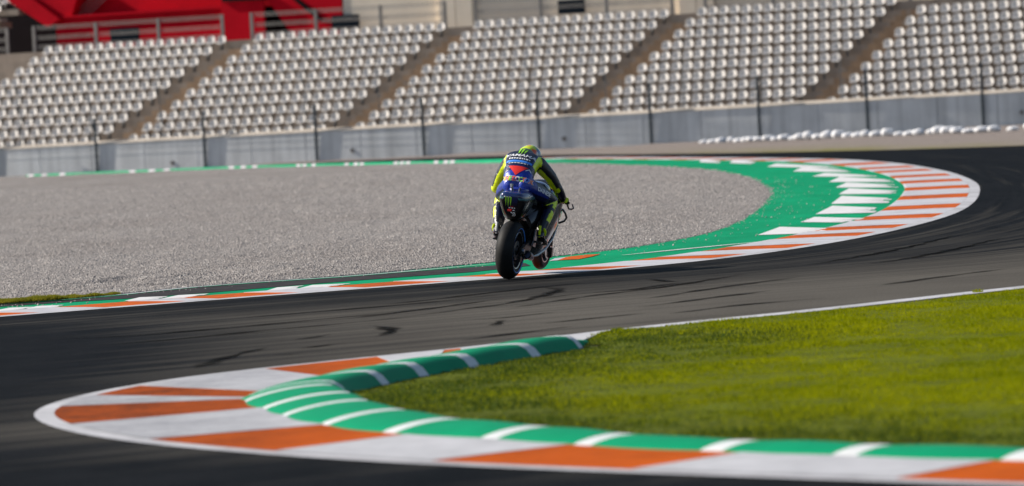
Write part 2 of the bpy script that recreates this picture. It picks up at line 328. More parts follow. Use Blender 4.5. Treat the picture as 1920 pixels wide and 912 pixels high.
def m_asphalt():
    """UV = (metres along the track, metres out from the inside kerb)"""
    k = NT('track_asphalt'); uv = k.n('ShaderNodeUVMap').outputs[0]; ob = k.coord()
    sep = k.n('ShaderNodeSeparateXYZ'); k.l(uv, sep.inputs[0]); s_, t_ = sep.outputs[0], sep.outputs[1]
    fine = k.noise(k.mapping(ob, (1, 0.45, 1)), 38, 5, 0.75)
    patch = k.noise(k.mapping(ob, (1, .5, 1)), 0.35, 4)
    base = k.mix(k.ramp(patch, [(0.3, 0), (0.7, 1)]), (0.085, 0.079, 0.070), (0.120, 0.112, 0.098))
    # rubber laid down along the racing line
    wob = k.noise(k.mapping(uv, (0.05, 0.0, 1)), 1.0, 2)
    tw = k.math('ADD', t_, k.math('MULTIPLY', wob, 0.5))
    cv = k.n('ShaderNodeCombineXYZ'); k.l(k.math('MULTIPLY', s_, 0.035), cv.inputs[0]); k.l(k.math('MULTIPLY', tw, 1.5), cv.inputs[1])
    st = k.noise(cv.outputs[0], 1.0, 6, 0.7)
    cv2 = k.n('ShaderNodeCombineXYZ'); k.l(k.math('MULTIPLY', s_, 0.06), cv2.inputs[0]); k.l(k.math('MULTIPLY', t_, 7.0), cv2.inputs[1])
    st2 = k.noise(cv2.outputs[0], 1.0, 3, 0.6)
    band = k.n('ShaderNodeMapRange'); k.l(t_, band.inputs[0]); band.inputs[1].default_value = 2.0; band.inputs[2].default_value = 9.0
    band.inputs[3].default_value = 0.90; band.inputs[4].default_value = 0.0
    at = k.n('ShaderNodeAttribute', attribute_name='rubber')
    bb = k.math('MAXIMUM', band.outputs[0], at.outputs['Fac'])
    dens = k.math('ADD', bb, k.math('MULTIPLY', k.math('SUBTRACT', st, 0.5), 1.3))
    dens = k.math('ADD', dens, k.math('MULTIPLY', k.math('SUBTRACT', st2, 0.5), 1.1))
    rub = k.ramp(dens, [(0.1, 0.0), (0.95, 1.0)])
    mott = k.noise(k.mapping(ob, (1, .4, 1)), 1.6, 8, 0.75)
    c = k.mix(rub, base, k.mix(k.ramp(k.math('ADD', k.math('MULTIPLY', mott, 0.6), k.math('MULTIPLY', st2, 0.4)), [(0.36, 0), (0.66, 1)]), (0.0018, 0.0022, 0.003), (0.0125, 0.0130, 0.0145)))
    c = k.mix(k.ramp(fine, [(0.35, 0.0), (0.72, 0.5)]), c, (0.13, 0.125, 0.118), 'SOFT_LIGHT')
    speck = k.noise(ob, 90, 2, 0.5)
    c = k.mix(k.ramp(speck, [(0.66, 0), (0.74, 0.05)]), c, (0.30, 0.29, 0.28))
    k.bump(fine, 0.5, 0.012)
    rg = k.n('ShaderNodeMapRange'); k.l(rub, rg.inputs[0]); rg.inputs[3].default_value = 0.92; rg.inputs[4].default_value = 0.72
    return k.set(c, rg.outputs[0], spec=0.02)
M['asphalt'] = m_asphalt()
M['old_asphalt'] = paint('worn_asphalt', (0.042, 0.040, 0.042), 0.85, 0.3, 3.0, ((0.10, 0.095, 0.09), 0.64), bump=0.5)

def m_rubber_mark():
    k = NT('tyre_rubber_mark'); v = k.coord()
    n = k.noise(k.mapping(v, (1, 0.5, 1)), 2.2, 6, 0.75)
    k.set((0.0018, 0.0019, 0.0022), 0.9, spec=0.02)
    uv = k.n('ShaderNodeUVMap').outputs[0]; sep = k.n('ShaderNodeSeparateXYZ'); k.l(uv, sep.inputs[0])
    ed = k.math('SUBTRACT', 1.0, k.math('POWER', k.math('ABSOLUTE', k.math('SUBTRACT', k.math('MULTIPLY', sep.outputs[1], 2.0), 1.0)), 2.0))
    en = k.math('SUBTRACT', 1.0, k.math('POWER', k.math('ABSOLUTE', k.math('SUBTRACT', k.math('MULTIPLY', sep.outputs[0], 2.0), 1.0)), 3.0))
    a = k.math('MULTIPLY', k.math('MULTIPLY', ed, en), k.ramp(n, [(0.25, 0.30), (0.6, 0.85)]))
    k.l(a, k.b.inputs['Alpha'])
    return k.m
M['skid'] = m_rubber_mark()

def m_gravel(name='gravel_bed', sc=1.0):
    k = NT(name); v = k.coord()
    g = k.noise(v, 26 * sc, 3, 0.7); g2 = k.noise(v, 9, 5, 0.7); big = k.noise(k.mapping(v, (1, .4, 1)), 0.22, 5, 0.6)
    vo = k.n('ShaderNodeTexVoronoi'); vo.inputs['Scale'].default_value = 30 * sc; k.l(v, vo.inputs['Vector'])
    c = k.mix(k.ramp(g, [(0.3, 0), (0.7, 1)]), (0.17, 0.157, 0.15), (0.38, 0.355, 0.335))
    c = k.mix(0.45, c, k.mix(k.ramp(vo.outputs['Color'], [(0.1, 0), (0.9, 1)]), (0.13, 0.12, 0.115), (0.50, 0.46, 0.43)))
    c = k.mix(k.ramp(big, [(0.38, 0), (0.68, 0.55)]), c, (0.20, 0.175, 0.16))
    h = k.math('ADD', vo.outputs['Distance'], k.math('MULTIPLY', g2, 0.8))
    k.bump(h, 0.9, 0.05)
    return k.set(c, 0.95, spec=0.15)
M['gravel'] = m_gravel()
def m_stone():
    k = NT('gravel_stone'); v = k.coord()
    vo = k.n('ShaderNodeTexVoronoi'); vo.inputs['Scale'].default_value = 16; k.l(v, vo.inputs['Vector'])
    c = k.ramp(vo.outputs['Color'], [(0.0, (0.12, 0.115, 0.115)), (0.45, (0.27, 0.25, 0.238)), (0.8, (0.40, 0.37, 0.345)), (1.0, (0.52, 0.49, 0.465))])
    return k.set(c, 0.9, spec=0.2)
M['stone'] = m_stone()
def m_verge():
    k = NT('dry_verge'); v = k.coord()
    a = k.noise(k.mapping(v, (1, .25, 1)), 0.8, 6, 0.65); b = k.noise(v, 12, 5, 0.7)
    c = k.mix(k.ramp(b, [(0.3, 0), (0.7, 1)]), (0.15, 0.125, 0.11), (0.30, 0.26, 0.235))
    at = k.n('ShaderNodeAttribute', attribute_name='weeds')
    f = k.math('MULTIPLY', at.outputs['Fac'], k.ramp(a, [(0.35, 0.2), (0.6, 1)]))
    c = k.mix(f, c, (0.17, 0.16, 0.045)); k.bump(b, 0.7, 0.05)
    return k.set(c, 0.95, spec=0.1)
M['verge'] = m_verge()

def m_blade(name, c0, c1, c2, patch=0.5):
    k = NT(name); v = k.coord()
    a = k.noise(k.mapping(v, (1, .5, 1)), patch, 5, 0.65); b = k.noise(v, 45, 2)
    c = k.mix(k.ramp(a, [(0.32, 0), (0.66, 1)]), c0, c1)
    c = k.mix(k.ramp(b, [(0.45, 0), (0.75, 0.75)]), c, c2)
    k.set(c, 0.7, spec=0.04)
    tr = k.n('ShaderNodeBsdfTranslucent'); k.l(c, tr.inputs[0]); mx = k.n('ShaderNodeMixShader'); mx.inputs[0].default_value = 0.45
    k.l(k.b.outputs[0], mx.inputs[1]); k.l(tr.outputs[0], mx.inputs[2]); k.l(mx.outputs[0], k.out.inputs[0])
    return k.m
M['grass'] = m_blade('grass_blade', (0.115, 0.165, 0.001), (0.31, 0.335, 0.001), (0.42, 0.38, 0.006))
M['clover'] = m_blade('clover_leaf', (0.030, 0.070, 0.012), (0.075, 0.11, 0.014), (0.17, 0.17, 0.02), 1.2)
M['dry_grass'] = m_blade('roadside_grass', (0.13, 0.16, 0.012), (0.25, 0.22, 0.02), (0.32, 0.26, 0.03), 2.0)
M['soil'] = paint('turf_soil', (0.085, 0.105, 0.004), 0.95, 0.35, 2.0, None, spec=0.1)

# ================================================================== SETTING
tag(link('ground', mesh('ground', [(-900, -200, -0.06), (900, -200, -0.06), (900, 1500, -0.06), (-900, 1500, -0.06)], [(0, 1, 2, 3)]), None, M['verge']),
    'dry brown open ground around the circuit', kind='structure')

# ---- track ribbon, laid out from the inside edge of the far corner
_k = np.array(KERB_FAR_EDGE); _d = (_k[0] - _k[3]) / np.hypot(*(_k[0] - _k[3]))
K2 = Path(resample([tuple(_k[0] + _d * q) for q in (60, 40, 25, 12, 5)] + KERB_FAR_EDGE + [(-3.2, 219.0), (-9.0, 232.0)], 0.25, 2.2))
K2S0 = K2.near(_k[0])
def ribbon_mesh(name, path, s_list, t_list, z, attr=None):
    v = []; uv = []
    for s_ in s_list:
        p = path.at(s_); n = path.nrm(s_)
        for t in t_list: q = p + n * t; v.append((q[0], q[1], z)); uv.append((s_, -t))
    m = len(t_list)
    f = [(i * m + j, i * m + j + 1, (i + 1) * m + j + 1, (i + 1) * m + j) for i in range(len(s_list) - 1) for j in range(m - 1)]
    me = tri_mesh(name, v, f)
    ul = me.uv_layers.new(name='UVMap'); idx = np.array(f).ravel()
    ul.data.foreach_set('uv', np.array(uv, np.float32)[idx].ravel())
    if attr: 
        a = me.attributes.new(attr[0], 'FLOAT', 'POINT'); vv = np.array(v); a.data.foreach_set('value', attr[1](vv[:, 0], vv[:, 1]).astype(np.float32))
    if me.polygons[0].normal.z < 0: me.flip_normals()
    return me
def rubber(x, y):
    a = 1.6 * np.exp(-(((x + 6.5) / 4.3) ** 2 + ((y - 48) / 15.0) ** 2))
    b = 1.15 * np.exp(-(((y - 28 + x * 1.3) / 6.0) ** 2))
    c = 1.05 * (1 / (1 + np.exp(-(y - 76) / 4.0)))
    return np.maximum(np.maximum(a, b), c)
ts = [0.6, 0.0] + [-0.75 * i for i in range(1, 32)] + [-26, -30, -36, -44, -54, -70]
track = link('track', ribbon_mesh('track', K2, np.arange(0, K2.L, 1.0), ts, 0.0, ('rubber', rubber)), None, M['asphalt'])
tag(track, 'dark grey asphalt race track curving between two kerbs', kind='structure')

# ---- tyre marks on the track
for pts in SKIDS:
    p = Path(resample(pts, 0.12)); L = p.L; v = []; uv = []; n = len(p.p)
    hw = min(0.06, 0.02 + 0.02 * L)
    for i in range(n):
        q = p.p[i]; nn = np.array([-p.d[i][1], p.d[i][0]])
        ww = hw * (1 + 0.5 * math.sin(i * 0.7 + L)) + 0.9 * hw * max(0, 1 - abs(i / (n - 1) - 0.35) * 3)
        for t in (-1, 1): v.append((*(q + nn * t * ww), 0.005)); uv.append((i / (n - 1), (t + 1) / 2))
    f = [(2 * i, 2 * i + 1, 2 * i + 3, 2 * i + 2) for i in range(n - 1)]
    me = tri_mesh('skid_mark', v, f); ul = me.uv_layers.new(name='UVMap')
    ul.data.foreach_set('uv', np.array(uv, np.float32)[np.array(f).ravel()].ravel())
    link('skid_mark', me, track, M['skid'])

# ---- far verge beyond the track
tf = [(30.0, 140.0), (20.0, 155.0)] + TRACK_FAR_EDGE + [(-2.0, 228.0), (-8.0, 238.0), (-30.0, 262.0)]
pv = Path(resample(tf, 2.0)); v = []; uvw = []
for i, q in enumerate(pv.p):
    n = np.array([-pv.d[i][1], pv.d[i][0]])
    if n @ np.array([0.3, 1.0]) < 0: n = -n
    for j, t in enumerate((0, 1.5, 4, 8, 14, 30, 60)):
        q2 = q + np.array([0.35, 0.94]) * t
        v.append((q2[0], q2[1], 0.014 + 0.05 * vnoise(q2[0] * .4, q2[1] * .4, 3) * (t > 0) + (0.0 if t == 0 else 0.03)))
        uvw.append(max(0, 1 - t / 9.0) * math.exp(-((q2[0] - 10.5) / 4.5) ** 2))
m = 7; f = [(i * m + j, i * m + j + 1, (i + 1) * m + j + 1, (i + 1) * m + j) for i in range(len(pv.p) - 1) for j in range(m - 1)]
me = tri_mesh('verge', v, f); a = me.attributes.new('weeds', 'FLOAT', 'POINT'); a.data.foreach_set('value', np.array(uvw, np.float32))
if me.polygons[0].normal.z < 0: me.flip_normals()
tag(link('verge', me, None, M['verge']), 'dry brown verge between the track and the concrete wall', kind='structure')

# ---- green run-off apron of the far corner
ap = [tuple(K2.off(s_, 0.9)) for s_ in np.arange(K2S0 - 14, K2.L - 14, 1.0)]
ge = Path(resample(GRAVEL_EDGE, 0.4, 1.2))
gi = [tuple(ge.off(s_, 0.7)) for s_ in np.arange(0, ge.L - 40, 0.8)]
ap = ap + gi[::-1]
apron = poly_sheet('run_off_apron', ap, 0.006, M['apron'])
tag(apron, 'green painted run-off apron between gravel trap and far kerb', kind='structure')
strip = poly_sheet('old_asphalt_strip', OLD_STRIP, 0.011, M['old_asphalt'], apron)

def frayed(q):
    """brush-painted slash: clean leading end, combed trailing end"""
    a, b, c, d = [np.array(p) for p in q]     # near tip, far tip, far right, near right
    n = 5; left = [a + (b - a) * i / n for i in range(n + 1)]; right = [d + (c - d) * i / n for i in range(n + 1)]
    poly = [tuple(a)]
    up = [tuple(p) for p in left[1:]]
    teeth = []
    for i in range(n):
        L = random.uniform(0.86, 1.08); e0 = left[i] + (right[i] - left[i]) * L; e1 = left[i + 1] + (right[i + 1] - left[i + 1]) * L
        Lg = random.uniform(0.45, 0.7); g = left[i + 1] + (right[i + 1] - left[i + 1]) * Lg
        teeth.append((e0 + (e1 - e0) * 0.10, e0 + (e1 - e0) * 0.82, g))
    pts = [tuple(a)]
    for i in range(n):
        pts += [tuple(teeth[i][0]), tuple(teeth[i][1])]
        if i < n - 1: pts.append(tuple(teeth[i][2]))
    pts += [tuple(p) for p in left[1:]][::-1]
    return pts
for q in SLASHES:
    poly_sheet('painted_slash', frayed(q), 0.012, M['slash_white'], apron)
def line_strip(name, pts, width, z, mat, parent, taper=False):
    p = Path(resample(pts, 0.3, 0.4)); v = []; n = len(p.p)
    for i in range(n):
        nn = np.array([-p.d[i][1], p.d[i][0]]); ww = width / 2 * (1 if not taper else max(0.15, 1 - abs(i / (n - 1) * 2 - 1) ** 3))
        for t in (-ww, ww): v.append((*(p.p[i] + nn * t), z))
    f = [(2 * i, 2 * i + 2, 2 * i + 3, 2 * i + 1) for i in range(n - 1)]
    me = tri_mesh(name, v, f)
    if me.polygons[0].normal.z < 0: me.flip_normals()
    return link(name, me, parent, mat)
line_strip('painted_line', WHITE_EDGE, 0.16, 0.016, M['edge_white'], apron, True)
line_strip('painted_line', APRON_LINE, 0.14, 0.012, M['slash_white'], apron, True)
poly_sheet('orange_arrow_paint', ARROW_ORANGE, 0.013, M['kerb_orange'], apron)
poly_sheet('white_arrow_paint', ARROW_WHITE, 0.0125, M['kerb_white'], apron)

# ---- far kerb (white / orange blocks with a white edge line)
far_kerb = empty('kerb', tuple(K2.at(K2S0)) + (0,))
tag(far_kerb, 'orange and white striped kerb round the far corner beyond the motorcycle', kind='structure')
def strip_obj(name, rows, mat, parent, skirt=0.0):
    """rows: list of rings (list of 3d points across); makes a swept strip"""
    m = len(rows[0]); v = [p for r in rows for p in r]
    f = [(i * m + j, i * m + j + 1, (i + 1) * m + j + 1, (i + 1) * m + j) for i in range(len(rows) - 1) for j in range(m - 1)]
    if skirt:
        n0 = len(v); n = len(rows)
        for r in (rows[0], rows[-1]): v += [(p[0], p[1], p[2] - skirt) for p in r]
        for j in range(m - 1):
            f.append((j, n0 + j, n0 + j + 1, j + 1)); a = (n - 1) * m; f.append((a + j, a + j + 1, n0 + m + j + 1, n0 + m + j))
    if parent is not None:
        o = parent.location; v = [(p[0] - o.x, p[1] - o.y, p[2] - o.z) for p in v]
    me = mesh(name, v, f)
    bm = bmesh.new(); bm.from_mesh(me); bmesh.ops.recalc_face_normals(bm, faces=bm.faces)
    up = sum(fc.normal.z * fc.calc_area() for fc in bm.faces)
    if up < 0: bmesh.ops.reverse_faces(bm, faces=bm.faces)
    bm.to_mesh(me); bm.free()
    return link(name, me, parent, mat)
EL, KW = 0.19, 1.36
inner = Path(np.array([K2.off(s_, KW) for s_ in K2.s]))
cs = sorted(K2.s[int(np.argmin(((inner.p - np.array(p)) ** 2).sum(1)))] for p in FAR_ORANGE)
p0 = 1.9; cs = [cs[0] - p0 * i for i in range(6, 0, -1)] + cs
per = [(cs[min(i + 1, len(cs) - 1)] - cs[max(i - 1, 0)]) / (min(i + 1, len(cs) - 1) - max(i - 1, 0)) for i in range(len(cs))]
ne = max(1, int((K2.near((2.0, 204.5)) - cs[-1]) / per[-1])); cs += [cs[-1] + per[-1] * i for i in range(1, ne + 1)]; per += [per[-1]] * ne
bnd = []
for c, p in zip(cs, per):
    fr = 0.31 if c < K2.near((0.3, 65.2)) else 0.21
    bnd.append((c - fr * p, c + fr * p))
def far_block(s0, s1, mat, dz):
    n = max(3, int((s1 - s0) / 0.4)); rows = []
    for s_ in np.linspace(s0, s1, n):
        r = []
        for t, z in ((EL, 0.0095), (EL + 0.35, 0.012), (EL + 0.75, 0.0135), (KW - 0.05, 0.0145), (KW, 0.013), (KW + 0.04, 0.002)):
            q = K2.off(s_, t); r.append((q[0], q[1], z + dz * 0.4 * (t > EL) * (t < KW + 0.01)))
        rows.append(r)
    strip_obj('kerb_block', rows, mat, far_kerb, 0.03)
for i, (a, b) in enumerate(bnd):
    far_block(a, b, M['kerb_orange'], -0.006)
    if i + 1 < len(bnd): far_block(b, bnd[i + 1][0], M['kerb_white'], 0.006)
rows = []
for s_ in np.arange(bnd[0][0], bnd[-1][1], 0.5):
    rows.append([(*K2.off(s_, 0.0), 0.004), (*K2.off(s_, EL - 0.002), 0.0095)])
strip_obj('edge_line', rows, M['edge_white'], far_kerb)

# ---- far raised green kerb in front of the wall, white blocks in threes
FS = Path(resample(FAR_STRIP[:-2] + [(-15.8, 234.6), (-20.2, 241.5)], 0.4, 3.0))
back_kerb = empty('low_green_kerb', tuple(FS.at(0)) + (0,))
tag(back_kerb, 'low green kerb with white blocks in threes along the back of the gravel', 'kerb')
ds = sorted(FS.near(p) for p in DASHES)
def rk(s0, s1, mat, name, h):
    rows = []
    h_ = h
    for s_ in np.linspace(s0, s1, max(2, int((s1 - s0) / 0.6) + 1)):
        r = []; h = h_ * min(1.0, 0.05 + s_ / 5.0)
        for t, z in ((-0.30, 0.0), (-0.24, h), (0.24, h), (0.3, 0.0)): q = FS.off(s_, -t); r.append((q[0], q[1], z))
        rows.append(r)
    strip_obj(name, rows, mat, back_kerb, 0.14)
cur = 0.0
for d_ in ds:
    if d_ - 0.26 > cur: rk(cur, d_ - 0.26, M['kerb_green'], 'green_block', 0.13)
    rk(d_ - 0.26, d_ + 0.26, M['kerb_white'], 'white_block', 0.14); cur = d_ + 0.26
rk(cur, FS.L, M['kerb_green'], 'green_block', 0.13)

# ---- gravel trap
gp = ge.p[np.argsort(ge.p[:, 1])]
fsp = FS.p[::-1]
def g_right(y):
    return np.interp(y, gp[:, 1], gp[:, 0])
ys = [62.6]
while ys[-1] < 244: ys.append(ys[-1] + 0.10 * (ys[-1] / 63.0) ** 2.6)
ys = np.array(ys); us = np.r_[0, 0.004, np.linspace(0.012, 1, 190)]
xr = g_right(ys) ; xl = -0.105 * ys - 2.5
# beside the grass strip the bed starts behind it
X = xr[:, None] + (xl - xr)[:, None] * us[None, :]; Y = np.repeat(ys[:, None], len(us), 1)
def gravel_z(x, y, edge):
    h = 0.030 * vnoise(x * 0.8, y * 0.35, 1) + 0.022 * vnoise(x * 2.6, y * 1.1, 2) + 0.014 * vnoise(x * 7, y * 3.0, 4) + 0.008 * vnoise(x * 17, y * 9, 5)
    f = np.clip(edge / 1.0, 0, 1)
    for (x0, y0, x1, y1) in ((-5.6, 69.6, -4.2, 72.2), (-4.6, 70.6, -3.9, 71.9), (2.0, 79.5, 3.1, 83.5), (0.5, 76.2, 1.9, 78.6)):
        dx, dy = x1 - x0, y1 - y0; L2 = dx * dx + dy * dy; t = np.clip(((x - x0) * dx + (y - y0) * dy) / L2, 0, 1)
        r2 = (x - x0 - t * dx) ** 2 + (y - y0 - t * dy) ** 2 * 0.3
        h = h + 0.05 * np.exp(-r2 / 0.018) * (0.6 + 0.5 * vnoise(x * 6, y * 3, 31))
    return 0.016 + np.abs(h) * f + 0.03 * f * f
dist = np.abs(X - xr[:, None]) * 0.75
Zg = gravel_z(X, Y, dist); Zg[:, 0] = -0.02
nr, nc = X.shape
idx = np.arange(nr * nc).reshape(nr, nc)
fq = np.stack([idx[:-1, 1:], idx[:-1, :-1], idx[1:, :-1], idx[1:, 1:]], -1).reshape(-1, 4)
me = tri_mesh('gravel_trap', np.stack([X, Y, Zg], -1).reshape(-1, 3), fq)
if me.polygons[5000].normal.z < 0: me.flip_normals()
me.shade_smooth()
gravel_bed = tag(link('gravel_trap', me, None, M['gravel']), 'grey gravel trap inside the far corner', kind='structure')
# loose stones lying on the bed
N = 170000
yy = 64 + (rng.random(N) ** 1.9) * 120; xx = g_right(yy) - rng.random(N) * (g_right(yy) + 0.1 * yy + 0.4)
ed = (g_right(yy) - xx) * 0.75; zz = gravel_z(xx, yy, ed)
sz = (0.006 + 0.010 * rng.random(N) ** 2) * (1 + (yy - 64) / 110)
an = rng.random(N) * 6.283; v = np.zeros((N, 5, 3), np.float32)
for k_ in range(4):
    a_ = an + k_ * 1.571 + (rng.random(N) - .5) * 0.7; r_ = sz * (0.7 + 0.6 * rng.random(N))
    v[:, k_] = np.stack([xx + r_ * np.cos(a_), yy + r_ * np.sin(a_), zz - 0.003], -1)
v[:, 4] = np.stack([xx + (rng.random(N) - .5) * sz, yy + (rng.random(N) - .5) * sz, zz + sz * (0.7 + 0.7 * rng.random(N))], -1)
N2 = 420; k_ = rng.choice(np.where(yy < 130)[0], N2, replace=False)      # stones kicked out over the paint
sh_ = (g_right(yy[k_]) - xx[k_]) + rng.random(N2) ** 2.2 * 1.1
v[k_, :, 0] += sh_[:, None]; v[k_, :, 2] += (0.007 - v[k_, :4, 2].mean(1))[:, None]
b_ = (np.arange(N) * 5)[:, None]
f = np.concatenate([b_ + np.array([[k_, (k_ + 1) % 4, 4]]) for k_ in range(4)])
tag(link('gravel_stones', tri_mesh('gravel_stones', v.reshape(-1, 3), f), None, M['stone']), 'loose grey gravel stones filling the gravel trap', kind='stuff')

# ---- near kerb: white edge, orange / white blocks, green sausage, grass
K1o = Path(resample([(10.5, 61.0)] + KERB_NEAR_OUTER + [(3.6, 25.9), (6.0, 22.8)], 0.2, 0.8))
K1i = Path(resample(KERB_NEAR_INNER + [(3.6, 27.4), (6.0, 24.2)], 0.15, 0.55))
near_kerb = empty('kerb', tuple(K1o.at(0)) + (0,))
tag(near_kerb, 'orange and white striped kerb round the nearest corner in the foreground', kind='structure')
rows = []
s_hair = K1o.near(NEAR_CUTS[0][0])
for s_ in np.arange(0, K1o.L, 0.4):
    ww = 0.36 if s_ < s_hair else 0.19
    rows.append([(*K1o.at(s_), 0.006), (*K1o.off(s_, ww), 0.008)])
strip_obj('edge_line', rows, M['edge_white'], near_kerb)
cut = [(K1o.near(a), K1i.near(b)) for a, b in NEAR_CUTS]
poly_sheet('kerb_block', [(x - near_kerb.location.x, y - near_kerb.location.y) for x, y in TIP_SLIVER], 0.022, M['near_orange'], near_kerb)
for i in range(len(cut) - 1):
    (a0, b0), (a1, b1) = cut[i], cut[i + 1]; n = max(4, int((a1 - a0) / 0.35)); rows = []
    dz = -0.0015 if i % 2 == 0 else 0.0015
    for q in np.linspace(0, 1, n):
        po = K1o.off(a0 + (a1 - a0) * q, 0.14); pi = K1i.off(b0 + (b1 - b0) * q, 0.06)
        rows.append([(*(po + (pi - po) * u), 0.010 + 0.028 * u + dz) for u in (0, 0.33, 0.66, 1.0)])
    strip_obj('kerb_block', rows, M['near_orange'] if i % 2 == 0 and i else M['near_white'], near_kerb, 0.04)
# sausage
sausage = empty('sausage_kerb', tuple(K1i.at(0)) + (0,))
tag(sausage, 'raised rounded green sausage kerb with white bands beside the grass', 'kerb')
bs = sorted(K1i.near(p) for p in BANDS); bs += [bs[-1] + 1.9, bs[-1] + 3.8]
SA = K1i.near((-1.27, 35.8)); SB = K1i.near((0.62, 31.6))
def SWs(s_): return float(np.interp(s_, [SA - 3.0, SA, SB], [0.74, 0.64, 0.36]))
def SHs(s_): return float(np.interp(s_, [SA - 3.0, SA, SB], [0.112, 0.095, 0.068]))
def sausage_seg(s0, s1, mat, name, puff):
    n = max(3, int((s1 - s0) / 0.14) + 1); rows = []
    for q in np.linspace(0, 1, n):
        s_ = s0 + (s1 - s0) * q; tp = max(0.12, min(1.0, s_ / 0.9)) ** 0.6
        bul = puff * math.sin(math.pi * q); r = []
        for k_ in range(13):
            u = k_ / 12; t = -0.05 * bul / 0.02 * 0.5 * (1 - u) + u * SWs(s_) * tp
            ua = 0.5 * u / 0.8 if u < 0.8 else 0.5 + 0.5 * (u - 0.8) / 0.2
            z = (SHs(s_) * tp + bul * 0.5) * math.sin(math.pi * ua) ** 0.8 + 0.03 * (1 - u)
            r.append((*K1i.off(s_, t), max(0.0, z)))
        rows.append(r)
    o = strip_obj(name, rows, mat, sausage); o.data.shade_smooth()
M['sausage_green'] = paint('sausage_green_paint', (0.0015, 0.235, 0.105), 0.55, 0.10, 1.6, ((0.002, 0.14, 0.07), 0.66), spec=0.05, bump=0.12)
M['sausage_white'] = paint('sausage_white_paint', (0.58, 0.60, 0.60), 0.45, 0.08, 3.0, ((0.25, 0.45, 0.36), 0.66), spec=0.15)
cur = 0.02
for b in bs:
    if b - 0.105 > cur: sausage_seg(cur, b - 0.105, M['sausage_green'], 'green_segment', 0.02)
    sausage_seg(max(cur, b - 0.105), b + 0.105, M['sausage_white'], 'white_band', 0.004); cur = b + 0.105
sausage_seg(cur, K1i.L - 0.1, M['sausage_green'], 'green_segment', 0.02)

# ---- grass inside the near corner
s_tip = K1o.near((0.62, 48.6)); g1 = [tuple(K1o.off(s_, float(np.interp(s_, [s_tip - 4, s_tip], [0.62, 0.36])))) for s_ in np.arange(0, s_tip, 0.4)]
g2 = [tuple(K1i.off(s_, SWs(s_) - 0.05)) for s_ in np.arange(0.15, K1i.L, 0.3)]
gpoly = g1 + [(0.92, 48.55), (0.74, 48.2), (0.62, 47.7), (0.56, 47.0), (0.53, 46.1)] + g2 + [(12.0, 24.0), (14.0, 50.0)]
grass_bed = poly_sheet('grass', gpoly, 0.012, M['soil'])
tag(grass_bed, 'bright green grass infield inside the near corner', kind='structure')
gedge = np.array([K1i.off(s_, SWs(s_) - 0.03) for s_ in np.arange(0.3, K1i.L, 0.2)])
def blades(n, poly, bx, hmin, hmax, wd, lean, keep=None, ztop=None):
    px = bx[0] + (bx[1] - bx[0]) * rng.random(n); py = bx[2] + (bx[3] - bx[2]) * rng.random(n)
    k_ = in_poly(px, py, poly) & (px < 0.093 * py + 0.5); px, py = px[k_], py[k_]
    if keep is not None: k_ = keep(px, py); px, py = px[k_], py[k_]
    n = len(px); cl = 0.65 + 0.5 * vnoise(px * 2.2, py * 1.4, 9) + 0.35 * vnoise(px * 9, py * 6, 10)
    h = (hmin + (hmax - hmin) * rng.random(n)) * np.clip(cl, 0.35, 1.5); a = rng.random(n) * 6.283; w_ = wd * (0.7 + 0.6 * rng.random(n))
    la = rng.random(n) * 6.283; lm = lean * rng.random(n) * h
    b0 = np.stack([px - w_ * np.cos(a), py - w_ * np.sin(a), np.full(n, 0.008)], -1)
    b1 = np.stack([px + w_ * np.cos(a), py + w_ * np.sin(a), np.full(n, 0.008)], -1)
    tp = np.stack([px + lm * np.cos(la), py + lm * np.sin(la), 0.008 + h], -1)
    v = np.stack([b0, b1, tp], 1).reshape(-1, 3)
    return v, np.arange(3 * n).reshape(-1, 3)
def d_edge(px, py):
    r = np.full(len(px), 9.0)
    for q in gedge[::2]: r = np.minimum(r, np.hypot(px - q[0], (py - q[1]) * 0.55))
    return r
def lawn(px, py): d_ = d_edge(px, py); return rng.random(len(px)) < np.clip((d_ - 0.5) / 1.3 + 0.5 * vnoise(px * 1.5, py * .8, 12), 0.10, 1)
def weedy(px, py): d_ = d_edge(px, py); return rng.random(len(px)) < np.clip(1.5 - d_ / 1.5, 0.0, 1)
v, f = blades(560000, gpoly, (-1.5, 6.0, 26.5, 58.0), 0.018, 0.036, 0.0045, 0.9, lawn)
tag(link('grass_blades', tri_mesh('grass_blades', v, f), None, M['grass']), 'short yellow-green grass blades covering the infield', kind='stuff')
v, f = blades(300000, gpoly, (-1.5, 6.0, 26.5, 50.0), 0.012, 0.032, 0.008, 1.4, weedy)
tag(link('clover', tri_mesh('clover', v, f), None, M['clover']), 'dark low clover growing along the green sausage kerb', kind='stuff')
# tufts leaning over the white line
tv = []; tfc = []; nb = 0
for (tx, ty) in [(0.86, 48.55), (4.3, 52.9)]:
    n = 90; a = rng.random(n) * 6.283; r_ = 0.05 * rng.random(n) ** .5
    px = tx + r_ * np.cos(a); py = ty + r_ * np.sin(a) * 2; h = 0.015 + 0.03 * rng.random(n); la = rng.random(n) * 6.283
    v = np.stack([np.stack([px - .004, py, 0 * px], -1), np.stack([px + .004, py, 0 * px], -1), np.stack([px + h * .5 * np.cos(la), py + h * .5 * np.sin(la), h], -1)], 1).reshape(-1, 3)
    o = link('grass_tuft', tri_mesh('grass_tuft', v, np.arange(3 * n).reshape(-1, 3)), None, M['grass'])
    tag(o, 'grass tuft leaning over the white line at the tip of the sausage kerb' if tx < 2 else 'grass tuft leaning over the white line near the right edge', 'grass tuft')
